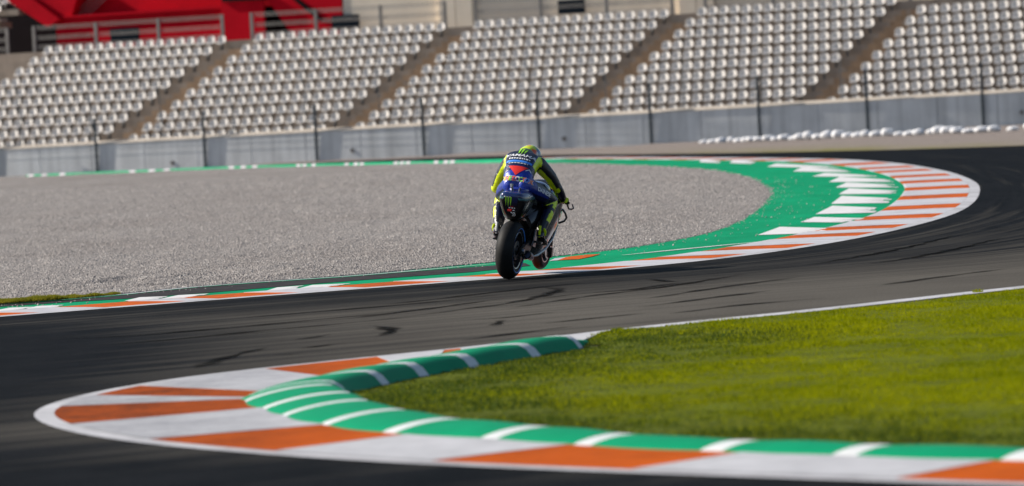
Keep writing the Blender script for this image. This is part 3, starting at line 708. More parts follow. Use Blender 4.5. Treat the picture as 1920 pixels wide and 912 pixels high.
# roadside strip by the gravel, left
sg = [(-7.6, 64.2), (-5.95, 65.0), (-5.18, 65.40), (-4.59, 66.30), (-4.60, 66.45), (-5.3, 66.05), (-6.2, 65.75), (-7.6, 65.1)]
v, f = blades(130000, sg, (-7.6, -4.4, 64.0, 67.2), 0.025, 0.06, 0.005, 0.9)
f_ = v.reshape(-1, 3, 3); f_[:, :, 2] += 0.02
tag(link('roadside_grass', tri_mesh('roadside_grass', f_.reshape(-1, 3), f), None, M['dry_grass']), 'thin strip of dry green grass between gravel and kerb at left', kind='stuff')

# ================================================================== GRANDSTAND
SR = 322.0; STH = R(18)
_n0 = np.array([-math.sin(STH), -math.cos(STH)]); SC = np.array([0, 239.0]) - SR * _n0
def st_n(s): th = STH - s / SR; return np.array([-math.sin(th), -math.cos(th)])
def ST(s, d, z): p = SC + (SR - d) * st_n(s); return (p[0], p[1], z)
def st_rot(s): return -(STH - s / SR)       # z-rotation so that local -Y faces the track
def arc_box(name, s0, s1, d0, d1, z0, z1, mat, parent, step=2.0, bevel=0.0, rake=None):
    n = max(2, int(abs(s1 - s0) / step) + 1); rings = []
    for s in np.linspace(s0, s1, n):
        r = rake or (lambda d, z: 0.0)
        rings.append([ST(s + r(d, z), d, z) for d, z in ((d0, z0), (d1, z0), (d1, z1), (d0, z1))])
    mb = MB(); mb.loft(rings)
    return mb.build(name, mat, parent)

def m_concrete(name, c0, c1, stain=0.5, vscale=1.0):
    k = NT(name); v = k.coord(); a = k.noise(v, 1.2, 6, 0.65); s_ = k.noise(k.mapping(v, (2.2 * vscale, 2.2 * vscale, 0.10)), 1.0, 5, 0.65); b = k.noise(v, 14, 4)
    c = k.mix(k.ramp(a, [(0.3, 0), (0.7, 1)]), c0, c1)
    c = k.mix(k.ramp(s_, [(0.45, 0), (0.68, stain)]), c, tuple(x * 0.45 for x in c0))
    c = k.mix(k.ramp(s_, [(0.30, stain * 0.7), (0.42, 0)]), c, tuple(min(1, x * 1.25) for x in c1))
    k.bump(b, 0.3, 0.02)
    return k.set(c, 0.88, spec=0.2)
M['wall'] = m_concrete('grey_wall_concrete', (0.55, 0.57, 0.58), (0.66, 0.68, 0.69), 0.42, 1.0)
M['coping'] = m_concrete('wall_coping', (0.46, 0.40, 0.33), (0.58, 0.51, 0.43), 0.25)
M['tier'] = m_concrete('stand_concrete', (0.26, 0.215, 0.18), (0.34, 0.285, 0.235), 0.35)
M['stair'] = m_concrete('stair_concrete', (0.27, 0.19, 0.125), (0.36, 0.26, 0.175), 0.35)
M['cream'] = m_concrete('cream_panel', (0.78, 0.68, 0.55), (0.84, 0.75, 0.62), 0.10)
M['red'] = paint('red_painted_wall', (0.50, 0.003, 0.014), 0.6, 0.14, 0.5, None, bump=0.1)
M['dark_red'] = paint('shaded_soffit_red', (0.30, 0.004, 0.012), 0.7, 0.2, 0.6)
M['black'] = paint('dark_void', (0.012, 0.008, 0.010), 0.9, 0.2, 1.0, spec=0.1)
M['post'] = paint('galvanised_post', (0.115, 0.135, 0.15), 0.55, 0.2, 5.0, None, 0.0)
M['rail'] = paint('grey_rail_paint', (0.27, 0.255, 0.24), 0.55, 0.15, 5.0)
M['navy_panel'] = paint('navy_panel', (0.012, 0.022, 0.035), 0.5, 0.2, 6.0)
M['tyre_white'] = paint('white_tyre_paint', (0.70, 0.70, 0.71), 0.55, 0.12, 6.0, ((0.25, 0.27, 0.32), 0.66))

stand = empty('grandstand', ST(0, 0, 0)); stand_m = Matrix.Translation(-stand.location)
tag(stand, 'concrete grandstand with stepped tiers and diagonal aisles behind the track wall', 'grandstand')
def under(o, p=stand):
    o.parent = p; o.data.transform(Matrix.Translation(-p.location)); return o
ROWS = 10; RISE = 0.46
def row_d(k): return 0.9 + 0.8 * k
def row_z(k): return 0.96 + RISE * k
SK = 0.345
for k in range(ROWS):
    under(arc_box('tier', -34, 32, row_d(k) - 0.42, row_d(k) + 0.38 + (2.6 if k == ROWS - 1 else 0), row_z(k) - 0.5, row_z(k), M['tier'], None))
under(arc_box('parapet', -34, 32, row_d(9) + 0.30, row_d(9) + 0.379, row_z(9) + 0.002, row_z(9) + 0.40, M['tier'], None))
# block layout: (left-end s, right-end s) of the first visible row
BLK = [(-29.9, -20.75 + 1.79), (-17.09, -8.30), (-6.51, 2.13), (3.88, 12.42), (14.22, 23.0), (24.8, 33.0)]
BLK[0] = (-18.96 - 0.515 * 17, -18.96)
# stairs in the aisles: two treads to a row, running diagonally up
for i in range(5):
    c = (BLK[i][1] + BLK[i + 1][0]) / 2; 
    st_ = empty('aisle_stairs', ST(c, 0.5, 0.9)); tag(st_, None); st_.parent = stand; st_.location = Vector(ST(c, 0.5, 0.9)) - stand.location
    off = Matrix.Translation(-Vector(ST(c, 0.5, 0.9)))
    for k in range(ROWS):
        for h in range(2):
            cc = c + SK * (k - 1) + h * SK * 0.5 - 0.05
            d0 = row_d(k) - 0.42 - 0.40 + 0.40 * h
            o = arc_box('stair_tread', cc - 0.52, cc + 0.52, d0, d0 + 0.43, row_z(k) - 0.55, row_z(k) - RISE / 2 + h * RISE / 2 + 0.012, M['stair'], None)
            o.parent = st_; o.data.transform(off)
# track wall with panel joints
wall = empty('concrete_wall', ST(0, 0, 0)); tag(wall, 'long grey stained concrete wall between the gravel and the grandstand', 'wall')
def wtop(s): return 1.315 + 0.0032 * s
s = -34.0
while s < 32:
    L = 2.485
    n = 3; rings = []
    for q in np.linspace(s, s + L, n): rings.append([ST(q, d, z) for d, z in ((-0.02, -0.15), (0.28, -0.15), (0.28, wtop(q)), (-0.0, wtop(q)))])
    o = MB().loft(rings).build('wall_panel', M['wall'], None, bevel=0.012); o.parent = wall; o.data.transform(stand_m)
    s += 2.5
rings = [[ST(q, d, z) for d, z in ((-0.03, wtop(q) + 0.003), (0.5, wtop(q) + 0.003), (0.5, wtop(q) + 0.13), (0.12, wtop(q) + 0.13))] for q in np.linspace(-34, 32, 34)]
o = MB().loft(rings).build('coping', M['coping'], None); o.parent = wall; o.data.transform(stand_m)
# drain stains / hatches on the wall
for s_, z_ in ((-15.2, 0.28), (-6.9, 0.42), (2.55, 0.45), (22.0, 0.55)):
    mb = MB(); mb.lathe([(0.03, 0.001), (0.03, 0.07), (0.0, 0.08), (0.0, 0.095), (0.04, 0.10)], 'Y', 14)
    o = mb.build('drain_outlet', M['rail'], None); o.data.transform(Matrix.Translation(Vector(ST(s_, -0.045, z_))) @ Matrix.Rotation(st_rot(s_), 4, 'Z')); o.parent = wall; o.data.transform(stand_m)

# debris fence: heavy posts in front of the wall, light posts on it, wires between
fence = empty('debris_fence', ST(0, -0.2, 0)); tag(fence, 'grey steel debris fence with posts and thin wires along the wall', 'fence')
fm = Matrix.Translation(-fence.location)
ps = [-28.9, -23.9, -18.75, -13.65, -8.5, -3.65, 1.46, 6.35, 11.0, 15.58, 20.4, 25.4]
for s_ in ps:
    h = 2.53 + 0.009 * s_; p = Vector(ST(s_, -0.075, 0)); mb = MB(); rz = st_rot(s_)
    rm = Matrix.Rotation(rz, 3, 'Z')
    mb.box(p + Vector((0, 0, h / 2 - 0.05)), (0.07, 0.02, h + 0.1), rz)
    for sx in (-1, 1): mb.box(p + rm @ Vector((sx * 0.042, 0, h / 2 - 0.05)), (0.016, 0.09, h + 0.1), rz)
    mb.box(p + Vector((0, 0, 0.012)), (0.30, 0.28, 0.03), rz)
    o = mb.build('fence_post', M['post'], fence); o.data.transform(fm)
for i, s_ in enumerate(np.arange(-32.6, 31, 3.36)):
    p = ST(s_, 0.36, 0); o = MB().tube([(p[0], p[1], 1.2), (p[0], p[1], 3.05 + 0.02 * s_), tuple(Vector(ST(s_, 0.15, 3.95)))], 0.022, 6).build('light_post', M['post'], fence); o.data.transform(fm)
for z_ in (1.62, 1.95, 2.28, 2.5):
    o = MB().tube([ST(q, -0.16, z_ + 0.009 * q) for q in np.linspace(-32, 28, 40)], 0.005, 4).build('wire', M['post'], fence); o.data.transform(fm)

# white painted tyres at the foot of the wall
tp_ = Path(resample(TYRE_LINE + [(26.5, 206.5)], 0.1, 1.0))
def lump(seed):
    """slumped white wrapped bag: a soft cushion pinched at both ends"""
    n, m = 14, 20; v = []; f = []
    for i in range(n + 1):
        a_ = -math.pi / 2 + math.pi * i / n
        for j in range(m):
            t = 2 * math.pi * j / m
            x = math.copysign(abs(math.sin(a_)) ** 0.8, math.sin(a_)) * 0.34; r_ = math.cos(a_) ** 0.6
            q = 1 + 0.10 * float(vnoise(x * 9 + seed * 7, t * 1.3 + seed, 40 + seed)) + 0.05 * math.sin(x * 40 + t * 2 + seed)
            v.append((x, 0.24 * r_ * math.cos(t) * q, 0.19 + 0.19 * max(-0.98, r_ * math.sin(t) * q)))
    for i in range(n):
        for j in range(m): f.append((i * m + j, i * m + (j + 1) % m, (i + 1) * m + (j + 1) % m, (i + 1) * m + j))
    o = MB().add(v, f).build('barrier_bag', M['tyre_white'], smooth=True); me = o.data; bpy.data.objects.remove(o); return me
LUMPS = [lump(i) for i in range(5)]
ORD = ['first', 'second', 'third', 'fourth', 'fifth', 'sixth', 'seventh', 'eighth', 'ninth', 'tenth', 'eleventh', 'twelfth', 'thirteenth', 'fourteenth', 'fifteenth', 'sixteenth', 'seventeenth', 'eighteenth', 'nineteenth', 'twentieth'] + ['twenty-' + q for q in ('first', 'second', 'third', 'fourth', 'fifth', 'sixth', 'seventh', 'eighth', 'ninth')] + ['thirtieth'] + ['thirty-' + q for q in ('first', 'second', 'third', 'fourth', 'fifth')]
i = 0; q = 0.0
while q < tp_.L - 1.0 and i < 35:
    p = tp_.at(q); o = link('barrier_bag', random.choice(LUMPS)); sc = 0.62 + 0.24 * min(1, q / 7.0) + random.uniform(-0.10, 0.10)
    o.scale = (sc * random.uniform(0.85, 1.1), sc, sc * random.uniform(0.6, 1.05))
    o.location = (p[0], p[1] + random.uniform(-.15, .15), 0.0); o.rotation_euler = (0, R(random.uniform(-6, 6)), R(random.uniform(10, 75)))
    tag(o, f'white wrapped barrier bag by the wall, {ORD[i]} from the left end of its row', 'barrier', 'white barrier bags along the wall')
    q += random.uniform(0.46, 0.80); i += 1

# ---- back wall, red building, railings
cream = empty('back_wall', ST(0, 10.5, 5)); tag(cream, 'cream concrete back wall with pilasters above the top row of seats', 'wall'); cm = Matrix.Translation(-cream.location)
def put(o, p, mm): o.parent = p; o.data.transform(mm); return o
for a, b in ((-11.1, -6.35), (-4.72, 5.0), (6.65, 16.6), (18.3, 30)):
    put(arc_box('wall_panel', a, b, 10.5, 10.8, 4.6, 9.5, M['cream'], None), cream, cm)
for c in (-5.54, 5.83, 17.45):
    for sx in (-1, 1):
        a = c + sx * 0.40
        put(arc_box('pilaster', a - 0.385, a + 0.385, 10.2, 10.9, 4.6, 9.5, M['cream'], None), cream, cm)
red = empty('red_building', ST(-18, 10.5, 5)); tag(red, 'red painted building with dark openings above the left end of the stand', 'building'); rm_ = Matrix.Translation(-red.location)
def sz_poly(name, pts, d0, d1, mat):
    rings = [[ST(s_, d, z_) for s_, z_ in pts] for d in (d0, d1)]
    return put(MB().loft(rings).build(name, mat, None), red, rm_)
sz_poly('lower_wall', [(-25.7, 4.6), (-15.6, 4.6), (-15.6, 6.98), (-25.7, 6.98)], 10.5, 11.2, M['red'])
sz_poly('pillar', [(-17.1, 4.65), (-14.98, 4.65), (-14.98, 7.22), (-17.1, 7.22)], 10.3, 10.497, M['red'])
sz_poly('sloping_wall', [(-13.0, 4.62), (-11.15, 4.62), (-11.15, 9.0), (-14.6, 9.0), (-14.75, 7.15)], 10.45, 10.9, M['red'])
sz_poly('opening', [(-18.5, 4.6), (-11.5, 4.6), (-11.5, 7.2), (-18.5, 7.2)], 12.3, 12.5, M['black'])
sz_poly('upper_wall', [(-25.2, 6.985), (-14.6, 6.985), (-14.6, 10), (-27.5, 10)], 11.6, 11.9, M['red'])
sz_poly('ledge', [(-25.75, 6.983), (-15.5, 6.983), (-15.5, 7.09), (-25.75, 7.09)], 10.35, 11.55, M['red'])
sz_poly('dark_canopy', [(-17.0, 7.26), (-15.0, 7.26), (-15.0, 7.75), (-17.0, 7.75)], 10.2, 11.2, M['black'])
sz_poly('brace', [(-13.55, 7.25), (-13.3, 7.25), (-12.05, 6.2), (-12.3, 6.2)], 10.28, 10.44, M['black'])
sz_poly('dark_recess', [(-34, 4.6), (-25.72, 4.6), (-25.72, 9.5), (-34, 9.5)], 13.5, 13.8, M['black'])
sz_poly('stair_soffit', [(-27.9, 8.5), (-25.75, 6.92), (-24.95, 6.99), (-24.3, 8.6)], 10.6, 13.2, M['red'])
sz_poly('stair_stringer', [(-28.0, 7.95), (-25.95, 6.62), (-25.3, 6.95), (-27.3, 8.4)], 10.1, 10.55, M['red'])
for j in range(4):
    s0 = -25.2 + 0.28 * j
    put(MB().tube([ST(s0, 11.3, 7.12), ST(s0 + 1.9, 11.3, 8.45)], 0.022, 6).build('stair_rail', M['rail'], None), red, rm_)
# upper tier corner with a few seats
ut = empty('upper_tier', ST(-28.6, 10.0, 7)); um = Matrix.Translation(-ut.location); tag(ut, 'tan concrete upper tier corner at the top left of the picture', 'grandstand')
put(arc_box('step', -34, -27.9, 9.2, 9.9, 6.98, 7.12, M['tier'], None), ut, um)
put(arc_box('step', -34, -27.35, 9.95, 10.6, 7.25, 7.52, M['tier'], None), ut, um)
put(arc_box('slab', -34, -28.3, 9.9, 11.0, 6.7, 6.97, M['tier'], None), ut, um)

rl = [('before the red building', [-25.95, -22.76, -19.58, -16.37]), ('where red building meets cream wall', [-14.91, -11.76, -8.6, -5.52]), ('before the middle of the cream wall', [-4.05, -0.97, 2.1, 5.13]), ('above the right-centre seats', [6.65, 9.75, 12.8, 15.9]), ('at the far left edge', [-30.6, -27.35])]
for txt, ss in rl:
    e = empty('railing', ST(ss[0], 8.75, 5.1)); mm = Matrix.Translation(-e.location)
    tag(e, 'grey steel railing behind the top seats, ' + txt, 'railing', 'railings behind the top row')
    for s_ in ss: put(MB().box(ST(s_, 8.75, 5.85), (0.13, 0.10, 1.66), st_rot(s_)).build('rail_post', M['rail'], None), e, mm)
    for z0 in (5.72, 6.13, 6.58):
        for dz in (-0.07, 0.0, 0.07):
            put(MB().tube([ST(s_, 8.74, z0 + dz) for s_ in np.linspace(ss[0], ss[-1], 8)], 0.016, 6).build('rail', M['rail'], None), e, mm)
for txt, a, b, z0, z1 in (('on the red wall', -22.75, -21.3, 5.72, 6.36), ('where red wall meets cream wall', -11.56, -10.25, 5.72, 6.36), ('on the cream wall', -0.63, 0.62, 5.8, 6.42)):
    e = empty('wall_panel_box', ST(a, 10.2, z0)); mm = Matrix.Translation(-e.location)
    tag(e, 'dark navy louvred box fixed ' + txt, 'vent box', 'dark boxes on the back wall')
    put(arc_box('casing', a, b, 10.16, 10.29, z0, z1, M['navy_panel'], None), e, mm)
    for j in range(5): put(arc_box('louvre', a + 0.06, b - 0.06, 10.12, 10.158, z0 + 0.06 + j * 0.115, z0 + 0.12 + j * 0.115, M['navy_panel'], None), e, mm)

# green marshal board at the left edge
e = empty('marshal_board', ST(-23.3, -0.7, 0)); mm = Matrix.Translation(-e.location); tag(e, 'green board on a dark post at the far left edge by the wall', 'board')
put(MB().box(ST(-23.38, -0.7, 2.62), (0.42, 0.06, 0.95), st_rot(-23)).build('board', paint('board_green', (0.004, 0.16, 0.05), 0.5), None, bevel=0.02), e, mm)
put(MB().tube([ST(-23.38, -0.62, 0), ST(-23.38, -0.62, 2.9)], 0.04, 8).build('pole', M['navy_panel'], None), e, mm)

# ---- seats
def seat_mesh():
    """moulded one-piece bucket shell: seat pan curling up into a rounded back with side wings; local -Y faces the track"""
    rows = [(-0.17, 0.265, 0.14, 0.010), (-0.16, 0.295, 0.16, 0.018), (-0.06, 0.288, 0.175, 0.05), (0.05, 0.29, 0.185, 0.07), (0.12, 0.325, 0.193, 0.09), (0.155, 0.40, 0.197, 0.095), (0.175, 0.49, 0.190, 0.085), (0.19, 0.57, 0.160, 0.06), (0.198, 0.612, 0.115, 0.03), (0.20, 0.632, 0.055, 0.01)]
    n = 8; v = []; f = []
    for y, z, w_, c in rows:
        for j in range(n + 1):
            u = j / n * 2 - 1; k_ = abs(u) ** 2.4
            back = min(1, max(0, (z - 0.27) / 0.15))
            v.append((u * w_ * 1.07, y - c * k_ * back * 1.1, z + c * k_ * (1 - back) * 1.0))
    m = n + 1
    for i in range(len(rows) - 1):
        for j in range(n): f.append((i * m + j, i * m + j + 1, (i + 1) * m + j + 1, (i + 1) * m + j))
    o = mesh('stadium_seat', v, f)
    bm = bmesh.new(); bm.from_mesh(o); bmesh.ops.recalc_face_normals(bm, faces=bm.faces)
    bmesh.ops.solidify(bm, geom=bm.faces[:], thickness=0.016)
    r = bmesh.ops.create_cube(bm, size=1.0, matrix=Matrix.Translation((0, 0.06, 0.135)) @ Matrix.Diagonal((0.09, 0.16, 0.28, 1)))
    for vv in r['verts']:
        for fc in vv.link_faces: fc.material_index = 1
    bm.to_mesh(o); bm.free(); o.shade_smooth()
    try: o.set_sharp_from_angle(angle=R(50))
    except Exception: pass
    return o
def m_seat():
    k = NT('white_seat_plastic'); oi = k.n('ShaderNodeObjectInfo'); v = k.coord(); n = k.noise(v, 6, 4)
    c = k.mix(k.ramp(n, [(0.35, 0), (0.7, 1)]), (0.66, 0.62, 0.575), (0.76, 0.72, 0.675))
    c = k.mix(k.math('MULTIPLY', oi.outputs['Random'], 0.35), c, (0.50, 0.48, 0.46))
    return k.set(c, 0.65, spec=0.2)
M['seat'] = m_seat(); M['seat_leg'] = flat('seat_bracket', (0.10, 0.095, 0.09), 0.6)
sm = seat_mesh(); sm.materials.append(M['seat']); sm.materials.append(M['seat_leg'])
seats = []
names = ['leftmost block', 'second block from the left', 'third block from the left', 'fourth block from the left', 'rightmost block', '']
for bi, (a, b) in enumerate(BLK[:5]):
    ncol = 18
    for k in range(ROWS):
        for j in range(ncol):
            s_ = (b - (ncol - 1 - j) * (b - a) / (ncol - 1)) + SK * (k - 1)
            p = Vector(ST(s_, row_d(k), row_z(k)))
            u_ = 960 + 10667 * (p.x / p.y)           # rough horizontal sight line, only to skip seats far outside the view
            if not (-40 < u_ < 1960) or (u_ > 1700 and k == 9): continue
            seats.append((p.y, bi, k, j, ncol - 1 - j, s_, p))
order = sorted([q for q in seats if q[2] > 0], key=lambda q: q[0])
own = set((q[1], q[2], q[3]) for q in order[:296])
rest_v = []; rest_f = []; rest_mi = []
sv = np.array([v_.co[:] for v_ in sm.vertices]); sf = [tuple(p_.vertices) for p_ in sm.polygons]; smi = [p_.material_index for p_ in sm.polygons]
for (y_, bi, k, jl, jr, s_, p) in seats:
    rz = st_rot(s_) + R(random.uniform(-2.5, 2.5)); p = p + Vector((random.uniform(-.012, .012), 0, random.uniform(-.008, .008)))
    if (bi, k, jl) in own:
        o = link('stadium_seat', sm); o.location = p; o.rotation_euler = (R(random.uniform(-2, 2)), R(random.uniform(-1.5, 1.5)), rz)
        aisle = f'{ORD[jl]} from left'
        tag(o, f'white seat in {names[bi]}, {ORD[k]} row up, {aisle}', 'seat', 'white stadium seats')
    else:
        Mx = np.array(Matrix.Rotation(rz, 3, 'Z')); n0 = len(rest_v)
        rest_v += [tuple(q) for q in (sv @ Mx.T + np.array(p))]; rest_f += [tuple(n0 + i_ for i_ in f_) for f_ in sf]; rest_mi += smi
for s_, z_, d_ in ((-29.4, 7.12, 9.6), (-28.85, 7.12, 9.6), (-28.3, 7.12, 9.6), (-28.75, 7.52, 10.3), (-28.2, 7.52, 10.3), (-27.7, 7.52, 10.3)):
    Mx = np.array(Matrix.Rotation(st_rot(s_), 3, 'Z')); n0 = len(rest_v)
    rest_v += [tuple(q) for q in (sv @ Mx.T + np.array(ST(s_, d_, z_)))]; rest_f += [tuple(n0 + i_ for i_ in f_) for f_ in sf]; rest_mi += smi
me = mesh('stadium_seats', rest_v, rest_f); me.materials.append(M['seat']); me.materials.append(M['seat_leg']); me.polygons.foreach_set('material_index', np.array(rest_mi, np.int32)); me.shade_smooth()
tag(link('stadium_seats', me), 'many white plastic stadium seats filling the left and centre blocks', kind='stuff', group='white stadium seats')

# ================================================================== MOTORCYCLE AND RIDER
BIKE_LOC = (-0.07, 64.70, 0.004); BIKE_ROT = (R(1.4), R(9.0), R(-15.0))
M['tyre'] = paint('slick_tyre_rubber', (0.013, 0.013, 0.0135), 0.6, 0.3, 9.0, ((0.03, 0.029, 0.028), 0.64), spec=0.15)
M['rim'] = flat('black_magnesium_rim', (0.010, 0.010, 0.012), 0.45, 0.0)
M['rim_edge'] = flat('polished_rim_edge', (0.45, 0.47, 0.52), 0.3, 0.9)
M['carbon'] = paint('carbon_fibre', (0.014, 0.014, 0.016), 0.28, 0.2, 60.0, None, 0.0, 0.6, 0.6)
M['metal'] = paint('brushed_metal', (0.30, 0.31, 0.33), 0.38, 0.2, 20.0, None, 0.9)
M['dark_metal'] = flat('dark_metal', (0.035, 0.036, 0.04), 0.4, 0.8)
M['titanium'] = paint('heat_tinted_titanium', (0.10, 0.12, 0.22), 0.4, 0.35, 14.0, None, 0.85)
M['blue'] = flat('blue_gloss_paint', (0.006, 0.022, 0.24), 0.25, 0.0, 0.5, 0.7)
M['fluo'] = flat('fluorescent_yellow', (0.62, 0.80, 0.006), 0.45)
M['gold'] = flat('gold_anodised', (0.55, 0.36, 0.06), 0.35, 0.8)
M['white_print'] = flat('white_print', (0.75, 0.76, 0.78), 0.5)
M['silver_edge'] = flat('silver_edge_paint', (0.42, 0.44, 0.45), 0.35, 0.6)
M['green_print'] = flat('green_claw_print', (0.30, 0.72, 0.03), 0.5)
M['red_print'] = flat('red_print', (0.72, 0.018, 0.012), 0.5)
M['sky_print'] = flat('light_blue_print', (0.04, 0.22, 0.72), 0.5)
M['orange_print'] = flat('orange_print', (0.85, 0.17, 0.01), 0.5)
M['yellow_print'] = flat('yellow_print', (0.85, 0.65, 0.02), 0.5)
M['grey_pad'] = paint('grey_pad', (0.055, 0.062, 0.068), 0.6, 0.2, 30.0)

def m_vcol(name, rough, coat=None, spec=0.5, bump=0.0):
    k = NT(name); a = k.n('ShaderNodeAttribute', attribute_name='col'); v = k.coord()
    c = k.mix(k.ramp(k.noise(v, 22, 4), [(0.3, 0.0), (0.75, 0.35)]), a.outputs['Color'], (0.5, 0.5, 0.5), 'MULTIPLY')
    k.set(c, rough, spec=spec, coat=coat)
    if bump: k.bump(k.noise(v, 26, 5, 0.6), bump, 0.012)
    return k.m
M['leather'] = m_vcol('race_leather', 0.30, None, 0.6, 0.7)
M['livery'] = m_vcol('livery_paint', 0.25, 0.7)
M['helmet'] = m_vcol('helmet_paint', 0.2, 0.8)

def set_col(me, fn):
    n = len(me.vertices); co = np.empty(n * 3, np.float32); me.vertices.foreach_get('co', co); co = co.reshape(-1, 3)
    nn = np.empty(n * 3, np.float32); me.vertices.foreach_get('normal', nn); nn = nn.reshape(-1, 3)
    c = np.ones((n, 4), np.float32); c[:, :3] = fn(co, nn)
    a = me.attributes.new('col', 'FLOAT_COLOR', 'POINT'); a.data.foreach_set('color', c.ravel())

bike = empty('motorcycle', BIKE_LOC, BIKE_ROT)
tag(bike, 'blue and black racing motorcycle seen from behind, front wheel just off the ground', 'motorcycle')

def sring(y, cx, cz, hw, hh, p=2.4, n=28):
    r = []
    for k in range(n):
        t = 2 * math.pi * k / n; c, s_ = math.cos(t), math.sin(t)
        r.append(Vector((cx + hw * math.copysign(abs(c) ** (2 / p), c), y, cz + hh * math.copysign(abs(s_) ** (2 / p), s_))))
    return r
def subdiv_loft(secs, steps=5, p=2.4, n=28):
    """secs: (y, cx, cz, hw, hh) smoothly interpolated"""
    A = np.array(secs, float); t = np.arange(len(A)); tt = np.linspace(0, len(A) - 1, (len(A) - 1) * steps + 1); out = []
    Q = np.vstack([2 * A[0] - A[1], A, 2 * A[-1] - A[-2]])
    for x in tt:
        i = min(int(x), len(A) - 2); f = x - i; p0, p1, p2, p3 = Q[i], Q[i + 1], Q[i + 2], Q[i + 3]
        out.append(0.5 * (2 * p1 + (p2 - p0) * f + (2 * p0 - 5 * p1 + 4 * p2 - p3) * f * f + (3 * p1 - p0 - 3 * p2 + p3) * f ** 3))
    return [sring(o[0], o[1], o[2], max(o[3], 0.004), max(o[4], 0.004), p, n) for o in out]

# ---- wheels
def wheel(name, y, z, rt, wt, rr, label, spokes=5, rear=False):
    e = empty(name, (0, y, z)); e.parent = bike
    hw = wt / 2; prof = [(-hw * 0.80, rr - 0.012), (-hw * 0.93, rr + 0.02), (-hw, rr + (rt - rr) * 0.45)]
    for k in range(-6, 7):
        a = k / 6 * 1.05; prof.append((hw * 1.0 * math.sin(a) / math.sin(1.05) , rt - (1 - math.cos(a)) * (rt - rr) * 1.05))
    prof += [(hw, rr + (rt - rr) * 0.45), (hw * 0.93, rr + 0.02), (hw * 0.80, rr - 0.012)]
    t = MB().lathe(prof, 'X', 72).build('tyre', M['tyre'], e, smooth=True)
    rim = MB().lathe([(-hw * 0.82, rr), (-hw * 0.80, rr - 0.014), (-hw * 0.5, rr - 0.03), (0, rr - 0.036), (hw * 0.5, rr - 0.03), (hw * 0.80, rr - 0.014), (hw * 0.82, rr)], 'X', 56).build('rim', M['rim'], e, smooth=True)
    for sx in (-1, 1):
        MB().lathe([(sx * hw * 0.83, rr + 0.003), (sx * hw * 0.86, rr - 0.003), (sx * hw * 0.83, rr - 0.012)], 'X', 56).build('rim_edge', M['rim_edge'], rim, smooth=True)
    for k in range(spokes):
        a = 2 * math.pi * k / spokes + 0.3; mb = MB()
        for da in (-0.16, 0.16):
            mb.tube([(0.02 if da > 0 else -0.02, 0.045 * math.cos(a), 0.045 * math.sin(a)), (0, (rr - 0.03) * math.cos(a + da), (rr - 0.03) * math.sin(a + da))], [0.016, 0.010], 6)
        mb.build('spoke', M['rim'], rim)
    MB().lathe([(-hw * 0.9, 0.001), (-hw * 0.9, 0.04), (-0.03, 0.052), (0.03, 0.052), (hw * 0.9, 0.04), (hw * 0.9, 0.001)], 'X', 24).build('hub', M['dark_metal'], e, smooth=True)
    return e
rear = wheel('rear_wheel', 0, 0.337, 0.337, 0.205, 0.212, None, rear=True)
front = wheel('front_wheel', 1.42, 0.318, 0.300, 0.128, 0.214, None)
# tyre sidewall colour stripe
MB().lathe([(0.0985, 0.247), (0.1015, 0.252), (0.1025, 0.258)], 'X', 64).build('sidewall_stripe', M['sky_print'], rear)
MB().lathe([(0.070, 0.06), (0.074, 0.06), (0.074, 0.11), (0.070, 0.11)], 'X', 40, closed=True).build('brake_disc', M['metal'], rear)
for sx in (-1, 1):
    MB().lathe([(sx * 0.072, 0.09), (sx * 0.079, 0.09), (sx * 0.079, 0.165), (sx * 0.072, 0.165)], 'X', 48, closed=True).build('brake_disc', M['carbon'], front)
    MB().box((sx * 0.085, 0.09, -0.10), (0.05, 0.07, 0.12)).build('brake_caliper', M['dark_metal'], front, bevel=0.008)
MB().lathe([(-0.115, 0.02), (-0.105, 0.02), (-0.105, 0.10), (-0.115, 0.10)], 'X', 40, closed=True).build('sprocket', M['dark_metal'], rear)

# ---- chassis
for sx in (-1, 1):
    rings = [[Vector((sx * x + dx, y, z + dz)) for dx, dz in ((-w_, -h), (w_, -h), (w_, h), (-w_, h))] for x, y, z, w_, h in ((0.128, -0.06, 0.337, 0.014, 0.03), (0.132, 0.06, 0.345, 0.018, 0.05), (0.130, 0.30, 0.385, 0.022, 0.07), (0.10, 0.60, 0.44, 0.02, 0.06))]
    MB().loft(rings).build('swingarm', M['dark_metal'], bike, bevel=0.006)
    MB().lathe([(sx * 0.128, 0.001), (sx * 0.165, 0.001), (sx * 0.165, 0.026), (sx * 0.128, 0.03)], 'X', 6, c=(0, 0, 0.337)).build('axle_nut', M['metal'], bike)
MB().tube([(-0.11, -0.02, 0.44), (-0.11, 0.52, 0.50)], 0.012, 6).tube([(-0.11, -0.02, 0.235), (-0.11, 0.52, 0.40)], 0.012, 6).build('chain', M['dark_metal'], bike)
MB().loft(subdiv_loft([(0.40, 0, 0.50, 0.10, 0.16), (0.50, 0, 0.50, 0.16, 0.24), (0.75, 0, 0.52, 0.18, 0.27), (1.02, 0, 0.60, 0.16, 0.22)], 3, 3.0, 20)).build('engine', M['dark_metal'], bike, smooth=True)
MB().tube([(0, 0.10, 0.60), (0, 0.24, 0.52), (0, 0.45, 0.46)], [0.03, 0.05, 0.04], 10).build('shock_absorber', M['dark_metal'], bike)
MB().box((0.118, -0.02, 0.245), (0.045, 0.10, 0.07)).build('rear_caliper', M['dark_metal'], bike, bevel=0.008)
# rear hugger / undertray between wheel and tail
MB().loft([[Vector((x, y, z)) for x, z in ((-0.10, z0), (0.10, z0), (0.10, z0 + 0.03), (-0.10, z0 + 0.03))] for y, z0 in ((0.02, 0.69), (0.2, 0.66), (0.42, 0.55))]).build('hugger', M['carbon'], bike, bevel=0.006)
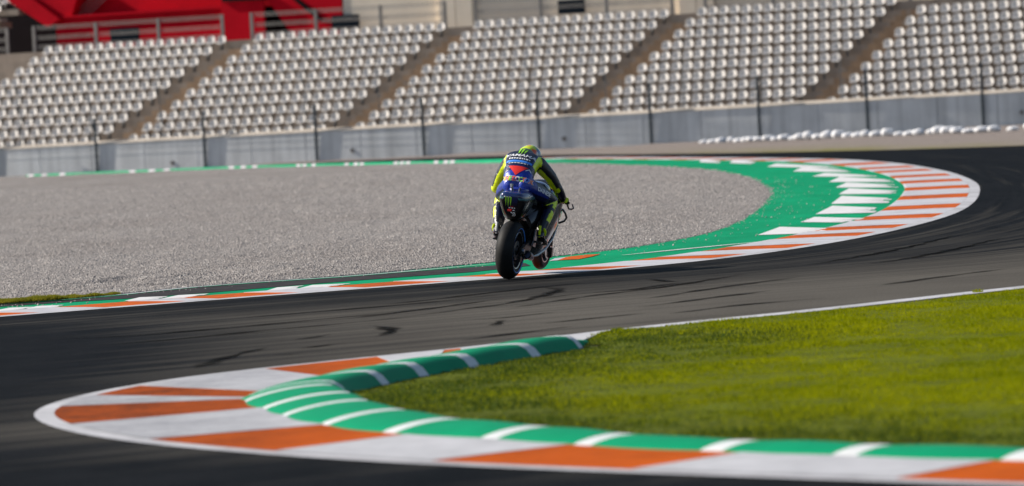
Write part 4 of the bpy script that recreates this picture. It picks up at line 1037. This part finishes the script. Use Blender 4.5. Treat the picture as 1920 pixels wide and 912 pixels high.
# ---- tail
tail_secs = [(-0.20, 0, 0.885, 0.085, 0.075), (-0.18, 0, 0.868, 0.125, 0.130), (-0.10, 0, 0.845, 0.150, 0.165), (0.06, 0, 0.845, 0.158, 0.172), (0.30, 0, 0.850, 0.142, 0.150), (0.52, 0, 0.80, 0.13, 0.12), (0.70, 0, 0.76, 0.12, 0.10)]
tr_ = subdiv_loft(tail_secs, 6, 4.2, 48)
for r_ in tr_:
    z0, z1 = min(q.z for q in r_), max(q.z for q in r_)
    for q in r_:
        u = (q.z - z0) / (z1 - z0 + 1e-6); q.x *= 0.60 + 0.47 * min(1, u / 0.62); q.y += 0.05 * (1 - u)
tail = MB().loft(tr_).build('tail_unit', M['livery'], bike, smooth=True)
NAVY = (0.006, 0.009, 0.030); BLUE = (0.006, 0.028, 0.27); BLACK = (0.010, 0.010, 0.012); FLUO = (0.74, 0.90, 0.004); GREY = (0.06, 0.065, 0.07); SILVER = (0.30, 0.33, 0.34)
def tail_col(co, n):
    c = np.tile(np.array(BLACK), (len(co), 1))
    up = co[:, 2] - (0.935 + 0.0 * co[:, 1]); c[up > 0] = (0.006, 0.020, 0.11)
    e = np.abs(up - 0.0) < 0.010; c[e & (np.abs(co[:, 0]) > 0.05)] = (0.07, 0.22, 0.26)
    c[(np.abs(co[:, 0]) > 0.142) & (co[:, 2] < 0.90) & (co[:, 2] > 0.84)] = (0.16, 0.18, 0.18)
    return c
set_col(tail.data, tail_col)
MB().loft(subdiv_loft([(0.02, 0, 1.01, 0.05, 0.02), (0.07, 0, 1.015, 0.10, 0.035), (0.18, 0, 1.01, 0.115, 0.04), (0.30, 0, 0.99, 0.11, 0.03)], 4, 2.4, 20)).build('seat_pad', M['blue'], bike, smooth=True)
MB().box((0, -0.20, 0.80), (0.05, 0.02, 0.025)).build('rain_light', M['red_print'], bike, bevel=0.004)
# tail camera pod and its white stalks on top
MB().tube([(-0.03, 0.0, 1.0), (-0.045, -0.03, 1.055), (-0.05, -0.02, 1.085)], [0.014, 0.016, 0.02], 8).build('camera_pod', M['metal'], bike, smooth=True)
MB().tube([(0.03, 0.02, 1.0), (0.05, 0.0, 1.05)], [0.010, 0.012], 8).build('antenna', M['metal'], bike, smooth=True)
# ---- main fairing (rises towards the nose so that the front wheel shows below it)
fsecs = [(0.40, 0, 0.46, 0.125, 0.245), (0.50, 0, 0.50, 0.185, 0.31), (0.72, 0, 0.575, 0.235, 0.345), (0.98, 0, 0.69, 0.262, 0.29), (1.22, 0, 0.785, 0.255, 0.215), (1.42, 0, 0.835, 0.20, 0.145), (1.56, 0, 0.85, 0.12, 0.075), (1.62, 0, 0.85, 0.03, 0.02)]
fair = MB().loft(subdiv_loft(fsecs, 6, 3.0, 36)).build('fairing', M['livery'], bike, smooth=True)
def fair_col(co, n):
    c = np.tile(np.array(BLUE), (len(co), 1)); d = co[:, 2] - (0.42 + 0.28 * (co[:, 1] - 0.4))
    c[(d < 0.22)] = (0.10, 0.105, 0.11); c[(d < 0.02)] = (0.045, 0.048, 0.05)
    c[(d > 0.30) & (d < 0.36) & (co[:, 1] > 0.72)] = FLUO
    c[(co[:, 1] < 0.62) & (d > 0.0)] = BLACK
    c[(d > 0.15) & (d < 0.175)] = BLACK
    return c
set_col(fair.data, fair_col)
for sx in (-1, 1):
    # silver lower lip of the fairing
    MB().tube([(sx * 0.10, 0.42, 0.235), (sx * 0.165, 0.60, 0.255), (sx * 0.20, 0.80, 0.315), (sx * 0.225, 1.0, 0.425), (sx * 0.225, 1.2, 0.575)], [0.012, 0.016, 0.015, 0.012, 0.006], 8).build('fairing_lip', M['silver_edge'], bike, smooth=True)
    # box winglet loop
    MB().tube([(sx * 0.22, 1.18, 0.76), (sx * 0.26, 1.22, 0.755), (sx * 0.29, 1.24, 0.715), (sx * 0.305, 1.25, 0.665), (sx * 0.285, 1.24, 0.625), (sx * 0.235, 1.22, 0.60), (sx * 0.19, 1.18, 0.61)], [0.016, 0.014, 0.013, 0.013, 0.013, 0.014, 0.016], 8).build('winglet', M['carbon'], bike, smooth=True)
    # clip-on bar, grip, lever guard
    MB().tube([(sx * 0.10, 1.10, 0.86), (sx * 0.24, 1.07, 0.865), (sx * 0.375, 1.03, 0.855)], 0.016, 8).build('handlebar', M['dark_metal'], bike)
    MB().tube([(sx * 0.345, 1.03, 0.85), (sx * 0.352, 1.05, 0.83), (sx * 0.36, 1.09, 0.785), (sx * 0.385, 1.12, 0.778), (sx * 0.405, 1.14, 0.79), (sx * 0.385, 1.15, 0.835)], [0.012, 0.011, 0.010, 0.010, 0.010, 0.007], 8).build('lever_guard', M['carbon'], bike)
    MB().tube([(sx * 0.20, 1.13, 0.85), (sx * 0.36, 1.12, 0.845)], 0.007, 6).build('brake_lever' if sx > 0 else 'clutch_lever', M['metal'], bike)
    # fork
    MB().tube([(sx * 0.105, 1.13, 0.90), (sx * 0.105, 1.30, 0.58)], 0.027, 10).tube([(sx * 0.105, 1.30, 0.58), (sx * 0.105, 1.415, 0.31)], 0.020, 10).build('fork_leg', M['dark_metal'], bike, smooth=True)
    # rearset plate and peg
    MB().loft([[Vector((sx * x, y, z)) for y, z in ((0.30, 0.38), (0.42, 0.36), (0.50, 0.52), (0.40, 0.56))] for x in (0.165, 0.178)]).build('footrest_plate', M['metal'], bike)
    MB().tube([(sx * 0.17, 0.36, 0.425), (sx * 0.275, 0.35, 0.43)], 0.012, 8).build('footpeg', M['dark_metal'], bike)
# mudguard
mg = []
for a in np.linspace(0.3, 2.2, 10):
    r_ = 0.318; mg.append([Vector((x, 1.42 + (r_ + dz) * math.cos(a), 0.318 + (r_ + dz) * math.sin(a))) for x, dz in ((-0.07, -0.02), (-0.05, 0.005), (0.05, 0.005), (0.07, -0.02))])
mb = MB(); mb.loft(mg, cap=False); mb.build('front_mudguard', M['carbon'], bike, smooth=True)
# exhausts
MB().tube([(0.08, 0.55, 0.24), (0.13, 0.44, 0.235), (0.150, 0.34, 0.255), (0.155, 0.20, 0.285)], [0.035, 0.038, 0.042, 0.045], 14).build('exhaust', M['titanium'], bike, smooth=True)
MB().lathe([(0.0, 0.032), (0.012, 0.046), (-0.02, 0.047), (-0.03, 0.034)], 'Y', 16, c=(0.156, 0.195, 0.286)).build('exhaust_tip', M['dark_metal'], bike)
MB().loft(subdiv_loft([(0.55, 0, 0.93, 0.10, 0.06), (0.68, 0, 0.95, 0.15, 0.10), (0.90, 0, 0.97, 0.17, 0.11), (1.08, 0, 0.95, 0.13, 0.08)], 4, 2.4, 20)).build('fuel_tank', M['blue'], bike, smooth=True)
MB().loft(subdiv_loft([(1.10, 0, 1.00, 0.15, 0.05), (1.22, 0, 1.01, 0.15, 0.07), (1.40, 0, 0.95, 0.12, 0.05), (1.52, 0, 0.90, 0.06, 0.02)], 4, 2.4, 20)).build('windscreen', flat('smoked_screen', (0.02, 0.022, 0.03), 0.1), bike, smooth=True)

# ---- rider
rider = empty('person', BIKE_LOC, BIKE_ROT)
tag(rider, 'person in navy, blue and fluorescent yellow racing leathers crouched on the motorcycle', 'person')
SEG = []     # (name, p0, p1, r0, r1)
def seg(nm, pts, rs):
    for i in range(len(pts) - 1): SEG.append((nm, Vector(pts[i]), Vector(pts[i + 1]), rs[i], rs[i + 1], i / (len(pts) - 1), (i + 1) / (len(pts) - 1)))
spine = [(-0.045, 0.22, 1.06), (-0.06, 0.29, 1.125), (-0.08, 0.38, 1.195), (-0.10, 0.50, 1.262), (-0.112, 0.62, 1.305), (-0.112, 0.74, 1.312)]
swx = [0.155, 0.170, 0.178, 0.200, 0.212, 0.17]; swz = [0.105, 0.120, 0.125, 0.128, 0.125, 0.10]
mbb = MB(); rings = []
for i, c in enumerate(spine):
    a = Vector(spine[max(i - 1, 0)]); b = Vector(spine[min(i + 1, len(spine) - 1)]); d = (b - a).normalized()
    rt = Vector((1, 0, 0)); rt = (rt - d * rt.dot(d)).normalized(); up = rt.cross(d)
    rings.append([Vector(c) + rt * swx[i] * math.copysign(abs(math.cos(t)) ** 0.85, math.cos(t)) + up * swz[i] * math.copysign(abs(math.sin(t)) ** 0.85, math.sin(t)) for t in np.linspace(0, 2 * math.pi, 28, endpoint=False)])
mbb.loft(rings)
def ell(c, r, n=14):
    c = Vector(c); prof = []
    for k in range(n + 1):
        t = math.pi * k / n; prof.append((-math.cos(t), math.sin(t)))
    m = MB().lathe(prof, 'Y', 18)
    mbb.add([(c.x + p[0] * r[0], c.y + p[1] * r[1], c.z + p[2] * r[2]) for p in m.v], m.f)
def limb(nm, pts, rs):
    seg(nm, pts, rs)
    for i in range(len(pts) - 1):
        a, b = Vector(pts[i]), Vector(pts[i + 1]); mbb.tube([a, (a + b) / 2, b], [rs[i], (rs[i] + rs[i + 1]) / 2 * 1.03, rs[i + 1]], 16)
    for p, r_ in zip(pts, rs): ell(p, (r_, r_, r_))
ell((-0.115, 0.70, 1.385), (0.095, 0.17, 0.07))            # aero hump
ell((-0.125, 0.235, 1.055), (0.10, 0.105, 0.115)); ell((0.035, 0.235, 1.055), (0.10, 0.105, 0.115))   # seat of the leathers
limb('neck', [(-0.112, 0.76, 1.30), (-0.10, 0.90, 1.34)], [0.085, 0.065])
limb('armR', [(0.065, 0.70, 1.285), (0.185, 0.79, 1.155), (0.262, 0.86, 1.025)], [0.088, 0.072, 0.058])
limb('foreR', [(0.262, 0.86, 1.025), (0.29, 0.945, 0.945), (0.305, 1.02, 0.885)], [0.060, 0.054, 0.040])
limb('armL', [(-0.285, 0.70, 1.275), (-0.385, 0.75, 1.11), (-0.44, 0.78, 0.955)], [0.088, 0.072, 0.058])
limb('foreL', [(-0.44, 0.78, 0.955), (-0.40, 0.92, 0.915), (-0.345, 1.01, 0.88)], [0.060, 0.054, 0.040])
limb('thighR', [(0.045, 0.29, 1.035), (0.155, 0.50, 0.965), (0.245, 0.72, 0.885)], [0.118, 0.103, 0.075])
limb('shinR', [(0.245, 0.72, 0.885), (0.255, 0.53, 0.72), (0.245, 0.36, 0.56)], [0.074, 0.066, 0.048])
limb('thighL', [(-0.135, 0.29, 1.035), (-0.255, 0.50, 0.955), (-0.345, 0.70, 0.865)], [0.118, 0.103, 0.075])
limb('shinL', [(-0.345, 0.70, 0.865), (-0.315, 0.52, 0.705), (-0.262, 0.35, 0.55)], [0.074, 0.066, 0.048])
raw = mesh('raw_body', mbb.v, mbb.f)
bm = bmesh.new(); bm.from_mesh(raw); bmesh.ops.recalc_face_normals(bm, faces=bm.faces); bm.to_mesh(raw); bm.free()
tmp = bpy.data.objects.new('raw_body', raw); COL.objects.link(tmp)
md = tmp.modifiers.new('r', 'REMESH'); md.mode = 'VOXEL'; md.voxel_size = 0.0085
ms = tmp.modifiers.new('s', 'SMOOTH'); ms.iterations = 7; ms.factor = 0.5
dg = bpy.context.evaluated_depsgraph_get(); dg.update()
body_me = bpy.data.meshes.new_from_object(tmp.evaluated_get(dg)); body_me.name = 'body'
bpy.data.objects.remove(tmp)
body_me.materials.clear(); body_me.shade_smooth()
body = link('body', body_me, rider, M['leather'])
def body_col(co, n):
    c = np.tile(np.array(NAVY), (len(co), 1)); best = np.full(len(co), 9.0); who = np.full(len(co), -1); tt = np.zeros(len(co))
    names = []
    for i, (nm, a, b, r0, r1, t0, t1) in enumerate(SEG):
        a = np.array(a); b = np.array(b); d = b - a; t = np.clip(((co - a) @ d) / (d @ d), 0, 1)
        ds_ = np.linalg.norm(co - a - t[:, None] * d, axis=1) / (r0 + (r1 - r0) * t)
        k_ = ds_ < best; best[k_] = ds_[k_]; who[k_] = i; tt[k_] = (t0 + (t1 - t0) * t)[k_]
        names.append(nm)
    sp = np.array(spine); tb = np.full(len(co), 9.0); ts_ = np.zeros(len(co)); lx = np.zeros(len(co))
    for i in range(len(sp) - 1):
        d = sp[i + 1] - sp[i]; t = np.clip(((co - sp[i]) @ d) / (d @ d), 0, 1); q = sp[i] + t[:, None] * d
        wx = swx[i] + (swx[i + 1] - swx[i]) * t
        ds_ = np.sqrt(((co[:, 0] - q[:, 0]) / wx) ** 2 + (np.linalg.norm((co - q)[:, 1:], axis=1) / (swz[i] + 0.01)) ** 2)
        k_ = ds_ < tb; tb[k_] = ds_[k_]; ts_[k_] = (i + t)[k_]; lx[k_] = ((co[:, 0] - q[:, 0]) / wx)[k_]
    wn = np.array([names[i] for i in who]); torso = tb < best + 0.10
    # torso: dark back, bright blue seat, yellow flanks
    c[torso] = (0.006, 0.008, 0.026)
    lo = torso & (ts_ < 1.25); c[lo] = (0.004, 0.035, 0.36)
    mid = torso & (ts_ >= 1.25) & (ts_ < 2.15); c[mid] = (0.004, 0.011, 0.075)
    c[torso & (ts_ > 2.1) & (np.abs(lx) > 0.86) & (n[:, 2] > -0.3)] = FLUO
    c[torso & (ts_ > 2.1) & (np.abs(lx) > 0.78) & (np.abs(lx) <= 0.86) & (n[:, 2] > -0.3)] = (0.006, 0.02, 0.14)
    L = ~torso
    def put_(mask, col): c[mask] = col
    aR = L & (wn == 'armR'); aL = L & (wn == 'armL')
    put_(aR, (0.007, 0.008, 0.018)); put_(aL, (0.007, 0.008, 0.018))
    put_(aR & (n[:, 0] < 0.30) & (n[:, 1] < 0.45), FLUO); put_(aL & (n[:, 0] > -0.55) & (n[:, 1] < 0.35), FLUO)
    fR = L & (wn == 'foreR'); fL = L & (wn == 'foreL'); put_(fR | fL, (0.007, 0.009, 0.03))
    put_(fL & (tt < 0.35), FLUO); put_(fL & (tt > 0.2) & (tt < 0.30), (0.5, 0.02, 0.02)); put_(fR & (n[:, 0] < -0.2), FLUO)
    el = np.linalg.norm(co - np.array((0.268, 0.84, 1.01)), axis=1); put_(L & (el < 0.042) & (n[:, 1] < 0.2), FLUO)
    put_(L & (np.linalg.norm(co - np.array((0.215, 0.815, 0.985)), axis=1) < 0.028), (0.55, 0.02, 0.02))
    for sd_ in ('R', 'L'):
        th = L & (wn == 'thigh' + sd_); put_(th, (0.004, 0.024, 0.24)); put_(th & (tt > 0.62), (0.006, 0.010, 0.05))
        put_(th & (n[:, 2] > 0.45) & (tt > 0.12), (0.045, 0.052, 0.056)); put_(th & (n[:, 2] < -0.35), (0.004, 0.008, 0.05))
        sh = L & (wn == 'shin' + sd_); put_(sh, (0.006, 0.009, 0.04))
        sg_ = 1 if sd_ == 'R' else -1
        put_(sh & (n[:, 0] * sg_ > -0.45) & (tt < 0.72) & (n[:, 2] < 0.55), FLUO)
        put_(sh & (tt > 0.30) & (tt < 0.40), BLACK); put_(sh & (tt > 0.72), BLACK)
    return c
set_col(body_me, body_col)
# ---- gloves: palm, four fingers and a thumb closed round each grip
for sx, wr in ((1, (0.305, 1.02, 0.885)), (-1, (-0.345, 1.01, 0.88))):
    g = empty('glove'); g.parent = rider; wr = Vector(wr)
    knx = wr.x + sx * 0.015
    mb = MB(); mb.loft([[Vector((wr.x + sx * 0.005 + x, wr.y + y, wr.z + z)) for x, z in ((-w_, -h), (-w_ * 0.6, -h * 1.2), (w_ * 0.6, -h * 1.2), (w_, -h), (w_, h), (w_ * 0.6, h * 1.25), (-w_ * 0.6, h * 1.25), (-w_, h))] for y, w_, h in ((-0.035, 0.032, 0.030), (0.0, 0.042, 0.028), (0.035, 0.046, 0.024), (0.055, 0.044, 0.018))])
    mb.build('palm', M['fluo'], g, smooth=True)
    MB().lathe([(-0.03, 0.046), (-0.02, 0.05), (0.02, 0.045), (0.03, 0.04)], 'Y', 14, c=(wr.x - sx * 0.01, wr.y - 0.045, wr.z + 0.012)).build('cuff', M['carbon'], g, smooth=True)
    for k, ln in enumerate((0.95, 1.0, 0.95, 0.8)):
        x = wr.x + sx * 0.005 + (k - 1.5) * 0.0215 * sx * -1
        MB().tube([(x, wr.y + 0.045, wr.z + 0.010), (x, wr.y + 0.045 + 0.032 * ln, wr.z + 0.006), (x, wr.y + 0.045 + 0.042 * ln, wr.z - 0.022), (x, wr.y + 0.05 + 0.018 * ln, wr.z - 0.044 * ln), (x, wr.y + 0.045, wr.z - 0.046 * ln)], [0.0115, 0.011, 0.0105, 0.010, 0.008], 8).build('finger', M['fluo'] if k % 2 else M['carbon'], g, smooth=True)
    MB().tube([(wr.x - sx * 0.03, wr.y + 0.01, wr.z - 0.01), (wr.x - sx * 0.052, wr.y + 0.035, wr.z - 0.028), (wr.x - sx * 0.045, wr.y + 0.058, wr.z - 0.044)], [0.014, 0.012, 0.010], 8).build('thumb', M['carbon'], g, smooth=True)
# ---- boots
for sx, an in ((1, (0.245, 0.36, 0.56)), (-1, (-0.262, 0.35, 0.55))):
    an = Vector(an); bt = empty('boot'); bt.parent = rider
    def ring(c, rx, ry, tilt):
        c = Vector(c); u = Vector((0, math.cos(tilt), math.sin(tilt)))
        return [c + Vector((rx * math.cos(t), 0, 0)) + u * ry * math.sin(t) for t in np.linspace(0, 2 * math.pi, 16, endpoint=False)]
    mb = MB(); mb.loft([ring(an + Vector((0, 0.05, 0.09)), 0.060, 0.062, 0.7), ring(an + Vector((0, 0.0, 0.0)), 0.052, 0.056, 0.5), ring(an + Vector((0, -0.02, -0.05)), 0.048, 0.062, 0.1), ring(an + Vector((sx * 0.004, 0.02, -0.095)), 0.047, 0.078, -0.5), ring(an + Vector((sx * 0.008, 0.085, -0.125)), 0.046, 0.055, -1.0), ring(an + Vector((sx * 0.012, 0.15, -0.155)), 0.042, 0.034, -1.2), ring(an + Vector((sx * 0.014, 0.195, -0.18)), 0.022, 0.014, -1.3)])
    mb.build('shell', M['carbon'], bt, smooth=True)
    MB().tube([an + Vector((sx * 0.045, -0.03, 0.03)), an + Vector((sx * 0.052, -0.01, -0.01)), an + Vector((sx * 0.05, 0.0, -0.05))], [0.012, 0.018, 0.012], 8).build('ankle_guard', M['fluo'], bt, smooth=True)
    MB().tube([an + Vector((sx * 0.045, 0.03, -0.10)), an + Vector((sx * 0.05, 0.09, -0.13))], [0.010, 0.014], 8).build('toe_slider', M['metal'], bt, smooth=True)
    MB().box(an + Vector((0, -0.035, -0.135)), (0.07, 0.06, 0.022)).build('heel', M['carbon'], bt, bevel=0.006)
    MB().tube([an + Vector((0, -0.055, 0.06)), an + Vector((0, -0.062, -0.02)), an + Vector((0, -0.05, -0.07))], [0.014, 0.016, 0.012], 8).build('heel_stripe', M['white_print'] if sx < 0 else M['fluo'], bt, smooth=True)
# ---- helmet
HC = Vector((-0.11, 0.92, 1.345)); helm = empty('helmet', HC, (R(-18), 0, R(-14))); helm.parent = rider
def helmet_shell():
    n, m = 26, 36; v = []; f = []
    for i in range(n + 1):
        ph = math.pi * i / n
        for j in range(m):
            th = 2 * math.pi * j / m; x = math.sin(ph) * math.cos(th); y = math.sin(ph) * math.sin(th); z = math.cos(ph)
            fx = 0.128 * (1 - 0.10 * max(0, -z)); fy = 0.150 if y > 0 else 0.150 + 0.03 * max(0, 1 - abs(z - 0.2) * 1.6)
            v.append((x * fx, y * fy, max(z * 0.138, -0.118)))
    for i in range(n):
        for j in range(m): f.append((i * m + j, (i + 1) * m + j, (i + 1) * m + (j + 1) % m, i * m + (j + 1) % m))
    return v, f
v, f = helmet_shell(); mb = MB(); mb.add(v, f); sh = mb.build('shell', M['helmet'], helm, smooth=True)
def helm_col(co, n):
    c = np.tile(np.array((0.66, 0.80, 0.02)), (len(co), 1)); a = np.arctan2(co[:, 0], -co[:, 1])
    c[(a > 0.55) & (a < 0.95) & (co[:, 2] < 0.07)] = (0.80, 0.10, 0.01); c[(a > 0.95) & (co[:, 2] < 0.10)] = (0.02, 0.09, 0.22)
    c[(a > 0.95) & (a < 1.12) & (co[:, 2] < 0.06)] = (0.75, 0.72, 0.70)
    c[(a < -0.7) & (co[:, 2] < 0.06)] = (0.75, 0.25, 0.01); c[(np.abs(a) < 0.22) & (co[:, 2] > 0.10)] = (0.80, 0.42, 0.01); c[co[:, 2] < -0.05] = (0.012, 0.014, 0.03)
    return c
set_col(sh.data, helm_col)
vis = []
for t in np.linspace(R(25), R(155), 16): vis.append([Vector((0.134 * math.cos(t), 0.157 * math.sin(t), z)) for z in (-0.045, -0.01, 0.03, 0.06)])
mb = MB(); mb.loft([[Vector(q) for q in r] for r in vis], cap=False); mb.build('visor', flat('dark_visor', (0.01, 0.012, 0.02), 0.08, 0.0, 0.6), helm, smooth=True)
MB().loft(subdiv_loft([(-0.20, 0, 0.015, 0.03, 0.008), (-0.165, 0, 0.03, 0.06, 0.022), (-0.12, 0, 0.05, 0.07, 0.03), (-0.06, 0, 0.09, 0.05, 0.02)], 3, 2.2, 14)).build('rear_spoiler', M['fluo'], helm, smooth=True)

# ---- printed marks laid onto the surfaces
def bvh_of(me): 
    bm = bmesh.new(); bm.from_mesh(me); b = BVHTree.FromBMesh(bm); bm.free(); return b
BV_body = bvh_of(body_me); BV_tail = bvh_of(tail.data)
def lay(name, verts2, faces, org, right, up, bv, mat, parent, off=0.004):
    """drape flat 2-D shapes onto a surface, straight along the print's own normal"""
    right = Vector(right).normalized(); up = Vector(up).normalized(); nn = right.cross(up).normalized(); org = Vector(org); v = []
    for x, y in verts2:
        p = org + right * x + up * y; h = bv.ray_cast(p + nn * 0.35, -nn, 0.8)
        v.append((h[0] + nn * off) if h[0] is not None else p)
    me = mesh(name, v, faces)
    bm = bmesh.new(); bm.from_mesh(me); bmesh.ops.recalc_face_normals(bm, faces=bm.faces)
    if bm.faces and sum((fc.normal.dot(nn) for fc in bm.faces)) < 0: bmesh.ops.reverse_faces(bm, faces=bm.faces)
    bm.to_mesh(me); bm.free()
    return link(name, me, parent, mat)
def text2d(txt, size, bold=0.0, shear=0.0, space=1.0, align='CENTER'):
    cu = bpy.data.curves.new('t', 'FONT'); cu.body = txt; cu.size = size; cu.offset = bold; cu.shear = shear; cu.space_character = space
    cu.align_x = align; cu.align_y = 'CENTER'; cu.resolution_u = 3; cu.fill_mode = 'FRONT'
    o = bpy.data.objects.new('t', cu); COL.objects.link(o); d_ = bpy.context.evaluated_depsgraph_get(); d_.update()
    me = bpy.data.meshes.new_from_object(o.evaluated_get(d_)); v = [(q.co.x, q.co.y) for q in me.vertices]; f = [tuple(p.vertices) for p in me.polygons]
    bpy.data.objects.remove(o); return v, f
def quad2d(qs):
    v = []; f = []
    for q in qs: n = len(v); v += q; f.append(tuple(range(n, n + len(q))))
    return v, f
def rects(x0, x1, y0, y1, n, seed):
    r = random.Random(seed); out = []; x = x0
    while x < x1:
        w_ = r.uniform(0.012, 0.03); out.append([(x, y0), (min(x + w_, x1), y0), (min(x + w_, x1), y1), (x, y1)]); x += w_ + 0.010
    return out
CLAW = [[(-0.055, 0.06), (-0.028, 0.06), (-0.030, 0.01), (-0.040, -0.06), (-0.050, 0.0)], [(-0.014, 0.06), (0.014, 0.06), (0.010, 0.0), (-0.004, -0.075), (-0.012, 0.0)], [(0.028, 0.06), (0.055, 0.06), (0.050, 0.01), (0.034, -0.06), (0.026, 0.0)]]
bu = Vector((0, 0.80, 0.60))
def back(y): 
    i = np.interp(y, [q[1] for q in spine], range(len(spine))); return Vector((np.interp(y, [q[1] for q in spine], [q[0] for q in spine]), y, np.interp(y, [q[1] for q in spine], [q[2] for q in spine])))
lay('claw_mark', *quad2d([[(x * 0.9, y * 1.15) for x, y in q] for q in CLAW]), back(0.655), (1, 0.05, 0), bu, BV_body, M['green_print'], body)
lay('chest_lettering', *text2d('YAMAHA', 0.088, 0.002, 0.1), back(0.545), (1, 0, 0), bu, BV_body, M['white_print'], body)
lay('small_print', *quad2d(rects(-0.125, 0.125, -0.013, 0.013, 9, 3)), back(0.480), (1, 0, 0), bu, BV_body, M['white_print'], body)
lay('blue_bar', *quad2d([[(-0.15 + 0.03 * i, -0.02), (-0.12 + 0.03 * i, -0.02), (-0.12 + 0.03 * i, 0.02), (-0.15 + 0.03 * i, 0.02)] for i in range(10)]), back(0.432), (1, 0, 0), bu, BV_body, M['sky_print'], body, 0.003)
lay('small_print', *quad2d(rects(-0.12, 0.12, -0.006, 0.006, 9, 5)), back(0.398), (1, 0, 0), bu, BV_body, M['white_print'], body)
tri = [[(-0.105, 0.055), (-0.035, 0.055), (-0.03, -0.03)], [(-0.035, 0.055), (0.035, 0.055), (0.03, -0.03), (0.0, -0.075), (-0.03, -0.03)], [(0.035, 0.055), (0.105, 0.055), (0.03, -0.03)]]
def tri_grid(a, b, c, n=7):
    v = []; f = []; ix = {}
    for i in range(n + 1):
        for j in range(n + 1 - i):
            ix[i, j] = len(v); s_, t_ = i / n, j / n; v.append(tuple(a[k] + (b[k] - a[k]) * s_ + (c[k] - a[k]) * t_ for k in (0, 1)))
    for i in range(n):
        for j in range(n - i):
            f.append((ix[i, j], ix[i + 1, j], ix[i, j + 1]))
            if i + j < n - 1: f.append((ix[i + 1, j], ix[i + 1, j + 1], ix[i, j + 1]))
    return v, f
lay('red_triangle', *tri_grid((-0.12, 0.055), (0.12, 0.055), (0.0, -0.09)), Vector((-0.07, 0.325, 1.14)), (1, 0, 0), (0, 0.75, 0.66), BV_body, M['red_print'], body)
lay('white_chevron', *quad2d([[(0.10, -0.02), (0.135, 0.02), (0.135, 0.005), (0.105, -0.035)], [(0.135, 0.02), (0.165, -0.01), (0.155, -0.02), (0.135, 0.005)]]), Vector((-0.075, 0.345, 1.16)), (1, 0, 0), (0, 0.75, 0.66), BV_body, M['white_print'], body)
cols = {'T': 'yellow_print', 'H': 'green_print', 'E': 'green_print', 'D': 'red_print', 'O': 'yellow_print', 'C': 'green_print', 'R': 'orange_print'}
word = [('T', 'yellow_print'), ('H', 'orange_print'), ('E', 'green_print'), (' ', None), ('D', 'red_print'), ('O', 'white_print'), ('C', 'green_print'), ('T', 'orange_print'), ('O', 'sky_print'), ('R', 'orange_print')]
x = -0.152
for ch, mt in word:
    if mt:
        ybow = 0.012 - 0.4 * (x + 0.01) ** 2
        for bold, m_, of in ((0.0045, 'white_print', 0.004), (0.0022, mt, 0.007)):
            v, f = text2d(ch, 0.074, bold); lay('seat_letter', [(a_ + x, b_ + ybow) for a_, b_ in v], f, Vector((-0.045, 0.15, 1.125)), (1, 0, 0), (0, 0.25, 0.97), BV_body, M[m_], body, of)
    x += 0.0365 if ch != ' ' else 0.016
TD = Vector((0.2, 0.43, -0.15)).normalized()
lay('leg_lettering', *text2d('DAINESE', 0.068, 0.0016, 0.0), Vector((0.145, 0.45, 0.975)), TD, Vector((0.72, -0.55, 0.30)).cross(TD), BV_body, M['white_print'], body)
lay('leg_claw', *quad2d([[(x * 0.7, y * 0.8) for x, y in q] for q in CLAW]), Vector((0.17, 0.60, 1.05)), (0.5, 0.8, -0.2), (-0.6, 0.4, 0.5), BV_body, M['grey_pad'], body)
lay('shin_lettering', *quad2d(rects(-0.05, 0.05, -0.012, 0.012, 5, 8)), Vector((0.31, 0.60, 0.78)), (0, 0.6, 0.75), (0.1, -0.75, 0.6), BV_body, M['carbon'], body)
ta = ((1, 0, 0), (0, 0.12, 1))
lay('claw_mark', *quad2d([[(x * 0.72, y * 0.85) for x, y in q] for q in CLAW]), Vector((-0.03, -0.15, 0.895)), *ta, BV_tail, M['green_print'], tail)
for j, (x0, x1) in enumerate(((-0.025, 0.05), (-0.01, 0.055), (0.0, 0.05))):
    lay('small_print', *quad2d(rects(x0, x1, -0.006, 0.006, 5, 11 + j)), Vector((0, -0.15, 0.825 - j * 0.026)), *ta, BV_tail, M['white_print'], tail)
lay('number', *text2d('20', 0.042, 0.001), Vector((0.035, -0.14, 0.748)), *ta, BV_tail, M['white_print'], tail)
lay('small_print', *quad2d(rects(-0.06, 0.02, -0.005, 0.005, 5, 21)), Vector((-0.02, -0.15, 0.945)), *ta, BV_tail, M['white_print'], tail)
lay('small_print', *quad2d(rects(-0.03, 0.10, -0.008, 0.008, 5, 23)), Vector((0.14, 0.06, 0.96)), (0, 1, 0), (0, 0, 1), BV_tail, M['white_print'], tail)
